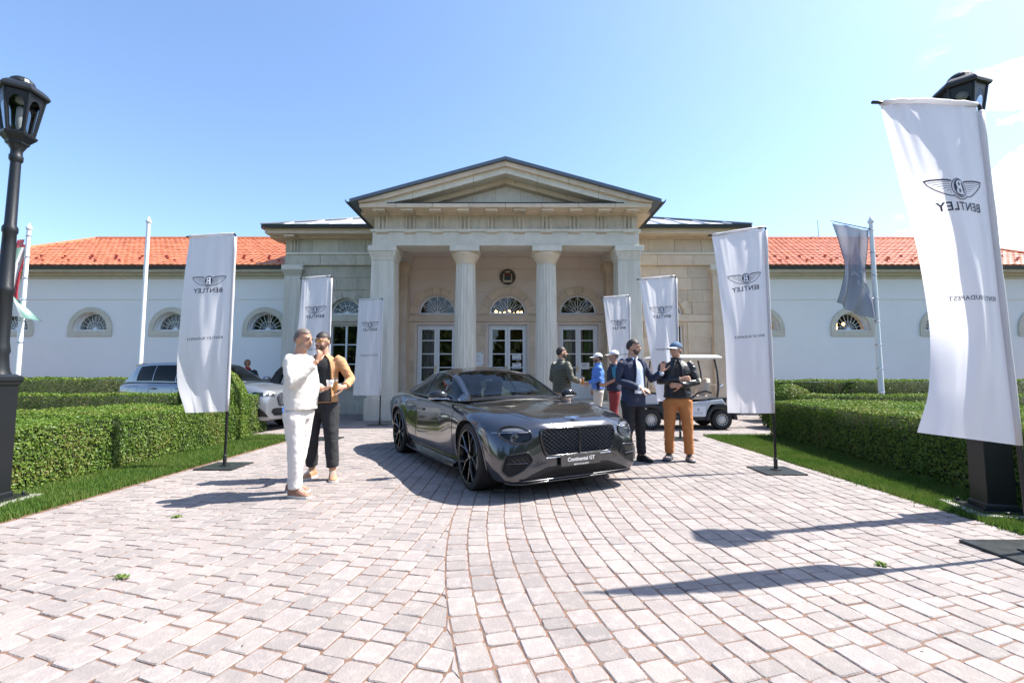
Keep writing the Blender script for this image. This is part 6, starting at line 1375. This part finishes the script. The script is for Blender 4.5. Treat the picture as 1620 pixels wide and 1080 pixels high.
beer_m = M('beer', (.55,.22,.02), rough=.1); foam_m = M('foam', (.75,.68,.55), rough=.8); clear_g = M_glass('drinking_glass', (.92,.93,.93), ior=1.45)
def drink_glass(p, label, hgt=.15, beer=.115):
    g = empty('beer_glass', p, 0, label, 'glass')
    MB().lathe([(.026, .004), (.031, beer)], 18).build('beer', beer_m, g, smooth=True, sharp=40); MB().lathe([(.031, beer+.0005), (.033, beer+.018)], 18).build('foam', foam_m, g, smooth=True, sharp=40)
    MB().lathe([(.028, 0), (.030, .003), (.036, hgt), (.0345, hgt), (.028, .006)], 20, cap=False).build('glass', clear_g, g, smooth=True, fix=False); return g
def world_of(e, p): return Matrix.Translation(e.location) @ Matrix.Rotation(e.rotation_euler.z, 4, 'Z') @ Matrix.Diagonal((*e.scale, 1)) @ V3(p)
q = world_of(pB, (-.30, .27, 1.065)); drink_glass(q, 'tall glass of amber beer held by the man in the black tee')
q = world_of(pA, (-.14, .275, 1.145)); cup = MB().lathe([(.028, 0), (.036, .05), (.038, .052), (.039, .075), (.034, .075), (.03, .01)], 18).build('paper_cup', paper, smooth=True, sharp=40); cup.location = q; tag(cup, 'white cup in the raised left hand of the man in cream', 'cup')
# man in navy blazer, raised open hand
navy_c = cloth('navy_blazer', (.020,.028,.062), (.028,.036,.075), rough=.8); blue_sh = cloth('pale_blue_shirt', (.55,.64,.78), (.60,.68,.80), rough=.7); char_tr = cloth('charcoal_trousers', (.014,.015,.018), (.02,.021,.025)); black_sh = M('black_suede', (.010,.010,.011), rough=.7)
pw = dict(elL=(-.31,.09,1.18), wrL=(-.34,.25,1.30), hdL=((-.12,.10,1),(.25,.95,-.1)), curlL=.05, spL=.55, elR=(.27,-.02,1.17), wrR=(.12,.27,1.07), hdR=((-.72,.55,-.32),(-.3,-.45,-.8)), curlR=.35, ankL=(-.13,.02,.09), ankR=(.14,-.06,.09), toeL=-.10, toeR=.3)
def ex_blz(e, P_, HB, HM):
    MB().loft([ell((0, .012, z), .184, .139) for z in (.985, 1.02)]).build('belt', M('black_belt', (.02,.018,.015), rough=.4), e, smooth=True, sharp=40); MB().box(-.022, .022, .148, .156, .985, 1.02).build('belt_buckle', brass, e)
    MB().tube([P_['wrR']-V3((-.02, .05, 0)), P_['wrR']], [.040, .039], 12).build('shirt_cuff', blue_sh, e); MB().tube([P_['wrL']-V3((-.004, .02, .04)), P_['wrL']], [.040, .039], 12).build('shirt_cuff', blue_sh, e)
    for sx_ in (-1, 1): MB().add([(sx_*.012, .088, 1.50), (sx_*.065, .055, 1.515), (sx_*.075, .03, 1.535), (sx_*.05, .10, 1.45)], [(0, 1, 2), (0, 3, 1)]).build('shirt_collar', blue_sh, e)
person('man in navy blazer and pale shirt gesturing with a raised open hand', (1.80, 6.82, 0), R(180+30), 1.80, pw, (R(34), R(-8)), skin_m, [dict(name='blazer', mat=navy_c, hem=.80, loose=.022, sleeve=.92, arm=.010, wr=.008, panel=(blue_sh, 'shirt', .34, .42, .62, .99), buttons=True, lapw=1.6)], (char_tr, 1.05, -.01), (black_sh, sole_k, 'boot'), (hair_dk, 'short', beard_k), 1.04, extras=ex_blz)
# man with crossed arms, orange trousers
blk_jk = M('black_quilted_jacket', (.014,.015,.017), (.022,.023,.026), 12, .36, bump=.35, bscale=28); rust_tr = cloth('rust_trousers', (.46,.19,.06), (.40,.16,.05), bscale=30); grey_sh = cloth('grey_shoe', (.22,.22,.24), (.05,.05,.06), sc=30, rough=.6); den_cap = cloth('denim_cap', (.05,.11,.19), (.08,.15,.24), sc=25)
pw = dict(elL=(-.265,.05,1.17), wrL=(-.03,.22,1.13), hdL=((.9,.05,-.05),(0,-1,.2)), curlL=.3, elR=(.265,.05,1.18), wrR=(-.03,.19,1.215), hdR=((-.85,-.05,.1),(.1,-1,0)), curlR=.4, ankL=(-.14,.03,.09), ankR=(.14,-.02,.09), toeL=-.15, toeR=.45, kneeL=(-.13,.04,.5), kneeR=(.13,.02,.5))
def ex_cap(e, P_, HB, HM):
    cap_fn(den_cap, cloth('pale_brim', (.60,.64,.70), rough=.7))(HB)
    HB(MB().tube([(-.066,.075,1.684), (-.034,.104,1.686), (0,.11,1.684), (.034,.104,1.686), (.066,.075,1.684)], .003, 5).tube([(-.062,.078,1.664), (-.034,.103,1.656), (-.012,.108,1.67)], .002, 5).tube([(.062,.078,1.664), (.034,.103,1.656), (.012,.108,1.67)], .002, 5), 'glasses_frame', gloss_black)
person('man in denim cap and black jacket with crossed arms and orange trousers', (2.50, 6.92, 0), R(180-14), 1.765, pw, (R(-42), R(-2)), skin_m, [dict(name='jacket', mat=blk_jk, hem=.93, loose=.022, sleeve=1.0, arm=.012, wr=.010, wf=12, wz=(.7, .7, 2.2), collar=.05, panel=(black_tee, 'jumper', .25, .32, .5, .96), lapw=.6)], (rust_tr, 1.08, -.01), (grey_sh, sole_k, 'trainer'), (hair_dk, 'short', None), 1.03, extras=ex_cap)
# man in green quilted jacket, from behind
olive = M('olive_quilted', (.070,.068,.045), (.09,.087,.06), 10, .55, bump=.15); khaki = cloth('khaki_trousers', (.45,.33,.25), (.40,.29,.22))
pw = dict(elR=(.28,.02,1.18), wrR=(.20,.27,1.12), hdR=((-.2,.9,.1),(-1,0,0)), curlR=.7, elL=(-.27,-.02,1.17), wrL=(-.2,.18,1.0), hdL=((.2,.9,.1),(1,0,0)))
def ex_ol(e, P_, HB, HM):
    for k in range(9):
        z = .93+.052*k; rx, ry = smooth_keys([(.9,.205,.157),(1.12,.195,.152),(1.34,.208,.149),(1.42,.19,.118)], z); MB().tube(ell((0, .008, z), rx, ry, 28), .016, 8, closed=True).build('quilted_roll', olive, e, smooth=True)
pC = person('man in olive quilted jacket seen from behind near the right door', (.98, 9.05, 0), R(-58), 1.83, pw, (R(-22), 0), skin_m, [dict(name='jacket', mat=olive, hem=.90, loose=.028, sleeve=.9, arm=.02, wr=.012, wf=14, wz=(.3, .3, 2.2), collar=.04)], (khaki, 1.1, 0), (brown_l, sole_w, 'trainer'), (hair_dk, 'short', beard_k), 1.03, extras=ex_ol)
q = world_of(pC, (.185, .37, 1.06)); drink_glass(q, 'dark amber drink glass in the hands of the man in the olive jacket')
# man in blue pullover and white cap, profile to the left
blue_po = cloth('blue_pullover', (.075,.19,.55), (.09,.22,.60), rough=.6); navy_p = cloth('navy_side_panel', (.012,.016,.05)); beige_tr = cloth('beige_trousers', (.60,.55,.47), (.55,.50,.43))
pw = dict(elL=(-.26,-.0,1.16), wrL=(-.22,.24,1.08), hdL=((.1,.95,-.15),(1,0,0)), curlL=.5, elR=(.27,-.03,1.16), wrR=(.25,.12,.95))
def ex_bl(e, P_, HB, HM):
    cap_fn(white_cap, white_cap)(HB); MB().loft([[(sx*.2, -.03+dy, z), (sx*.206, .05+dy, z)] for sx, dy, z in ((-1, 0, .92), (-1, .01, 1.05), (-1, .0, 1.15))], False, False).build('side_panel', navy_p, e)
    HB(MB().ball((0, -.075, 1.655), (.058, .045, .05), 14, 10), 'hair', hair_dk, smooth=True)
person('man in bright blue pullover and white cap by the right door', (2.06, 10.9, 0), R(84), 1.80, pw, (0, R(-2)), skin_t, [dict(name='pullover', mat=blue_po, hem=.93, loose=.026, sleeve=.95, arm=.014, wr=.012, collar=.045)], (beige_tr, 1.12, 0), (white_cap, sole_w, 'trainer'), (hair_dk, 'short', beard_k), 1.03, extras=ex_bl)
# man in red trousers, half hidden
red_tr = cloth('dark_red_trousers', (.22,.025,.03), (.19,.02,.025)); navy_v = cloth('navy_gilet', (.015,.022,.05)); teal = cloth('teal_shirt', (.03,.19,.30))
pw = dict(elL=(-.26,-.02,1.17), wrL=(-.22,.20,1.06), hdL=((.1,.9,-.1),(1,0,0)), curlL=.8)
pD = person('man in white cap and dark red trousers half hidden behind the blazer man', (2.24, 10.0, 0), R(82), 1.81, pw, (R(-4), 0), skin_t, [dict(name='shirt', mat=teal, hem=.98, loose=.012, sleeve=-.1, arm=.012), dict(name='gilet', mat=navy_v, hem=.92, loose=.030, sleeve=-.62, arm=.012, wr=.010)], (red_tr, 1.1, 0), (brown_l, sole_w, 'trainer'), (hair_gr, 'short', beard_gr), 1.03, extras=lambda e, P_, HB, HM: cap_fn(white_cap, white_cap)(HB))
# person behind the silver car
dark_jk = cloth('dark_coat', (.015,.018,.025)); red_sc = cloth('red_scarf', (.55,.03,.025), (.48,.02,.02))
def ex_sc(e, P_, HB, HM):
    MB().tube([(.075*math.cos(a), -.005+.085*math.sin(a), 1.515+.012*math.sin(a)) for a in [2*PI*k/20 for k in range(20)]], .026, 8, closed=True).tube([(.02, .085, 1.50), (.03, .125, 1.42), (.02, .14, 1.32)], [(.03, .02), (.035, .018), (.03, .012)], 8).build('scarf', red_sc, e, smooth=True)
    HB(MB().add([(a, y, z) for a, y, z in ((-.066,.075,1.692),(-.034,.103,1.695),(-.01,.109,1.688),(-.014,.106,1.665),(-.034,.103,1.655),(-.062,.080,1.662),(.066,.075,1.692),(.034,.103,1.695),(.01,.109,1.688),(.014,.106,1.665),(.034,.103,1.655),(.062,.080,1.662))], [(0,1,2,3,4,5), (11,10,9,8,7,6)]), 'sunglasses', gloss_black, fix=False)
    HB(MB().ball((0, -.02, 1.715), (.095, .105, .09), 20, 14).ball((.03, .03, 1.765), (.07, .06, .035), 14, 8), 'hair_volume', hair_bl, smooth=True) if False else None
person('person with auburn hair, sunglasses and red scarf beside the open car door', (-7.55, 13.0, 0), R(180+18), 1.72, dict(elL=(-.30,.10,1.22), wrL=(-.30,.32,1.30), hdL=((0,.9,.2),(0,-.2,-1))), (R(10), R(-10)), skin_m, [dict(name='coat', mat=dark_jk, hem=.75, loose=.03, arm=.014, collar=.03)], (black_tr, 1.0, 0), (black_sh, sole_k, 'boot'), (hair_bl, 'long', None), .95, extras=ex_sc)
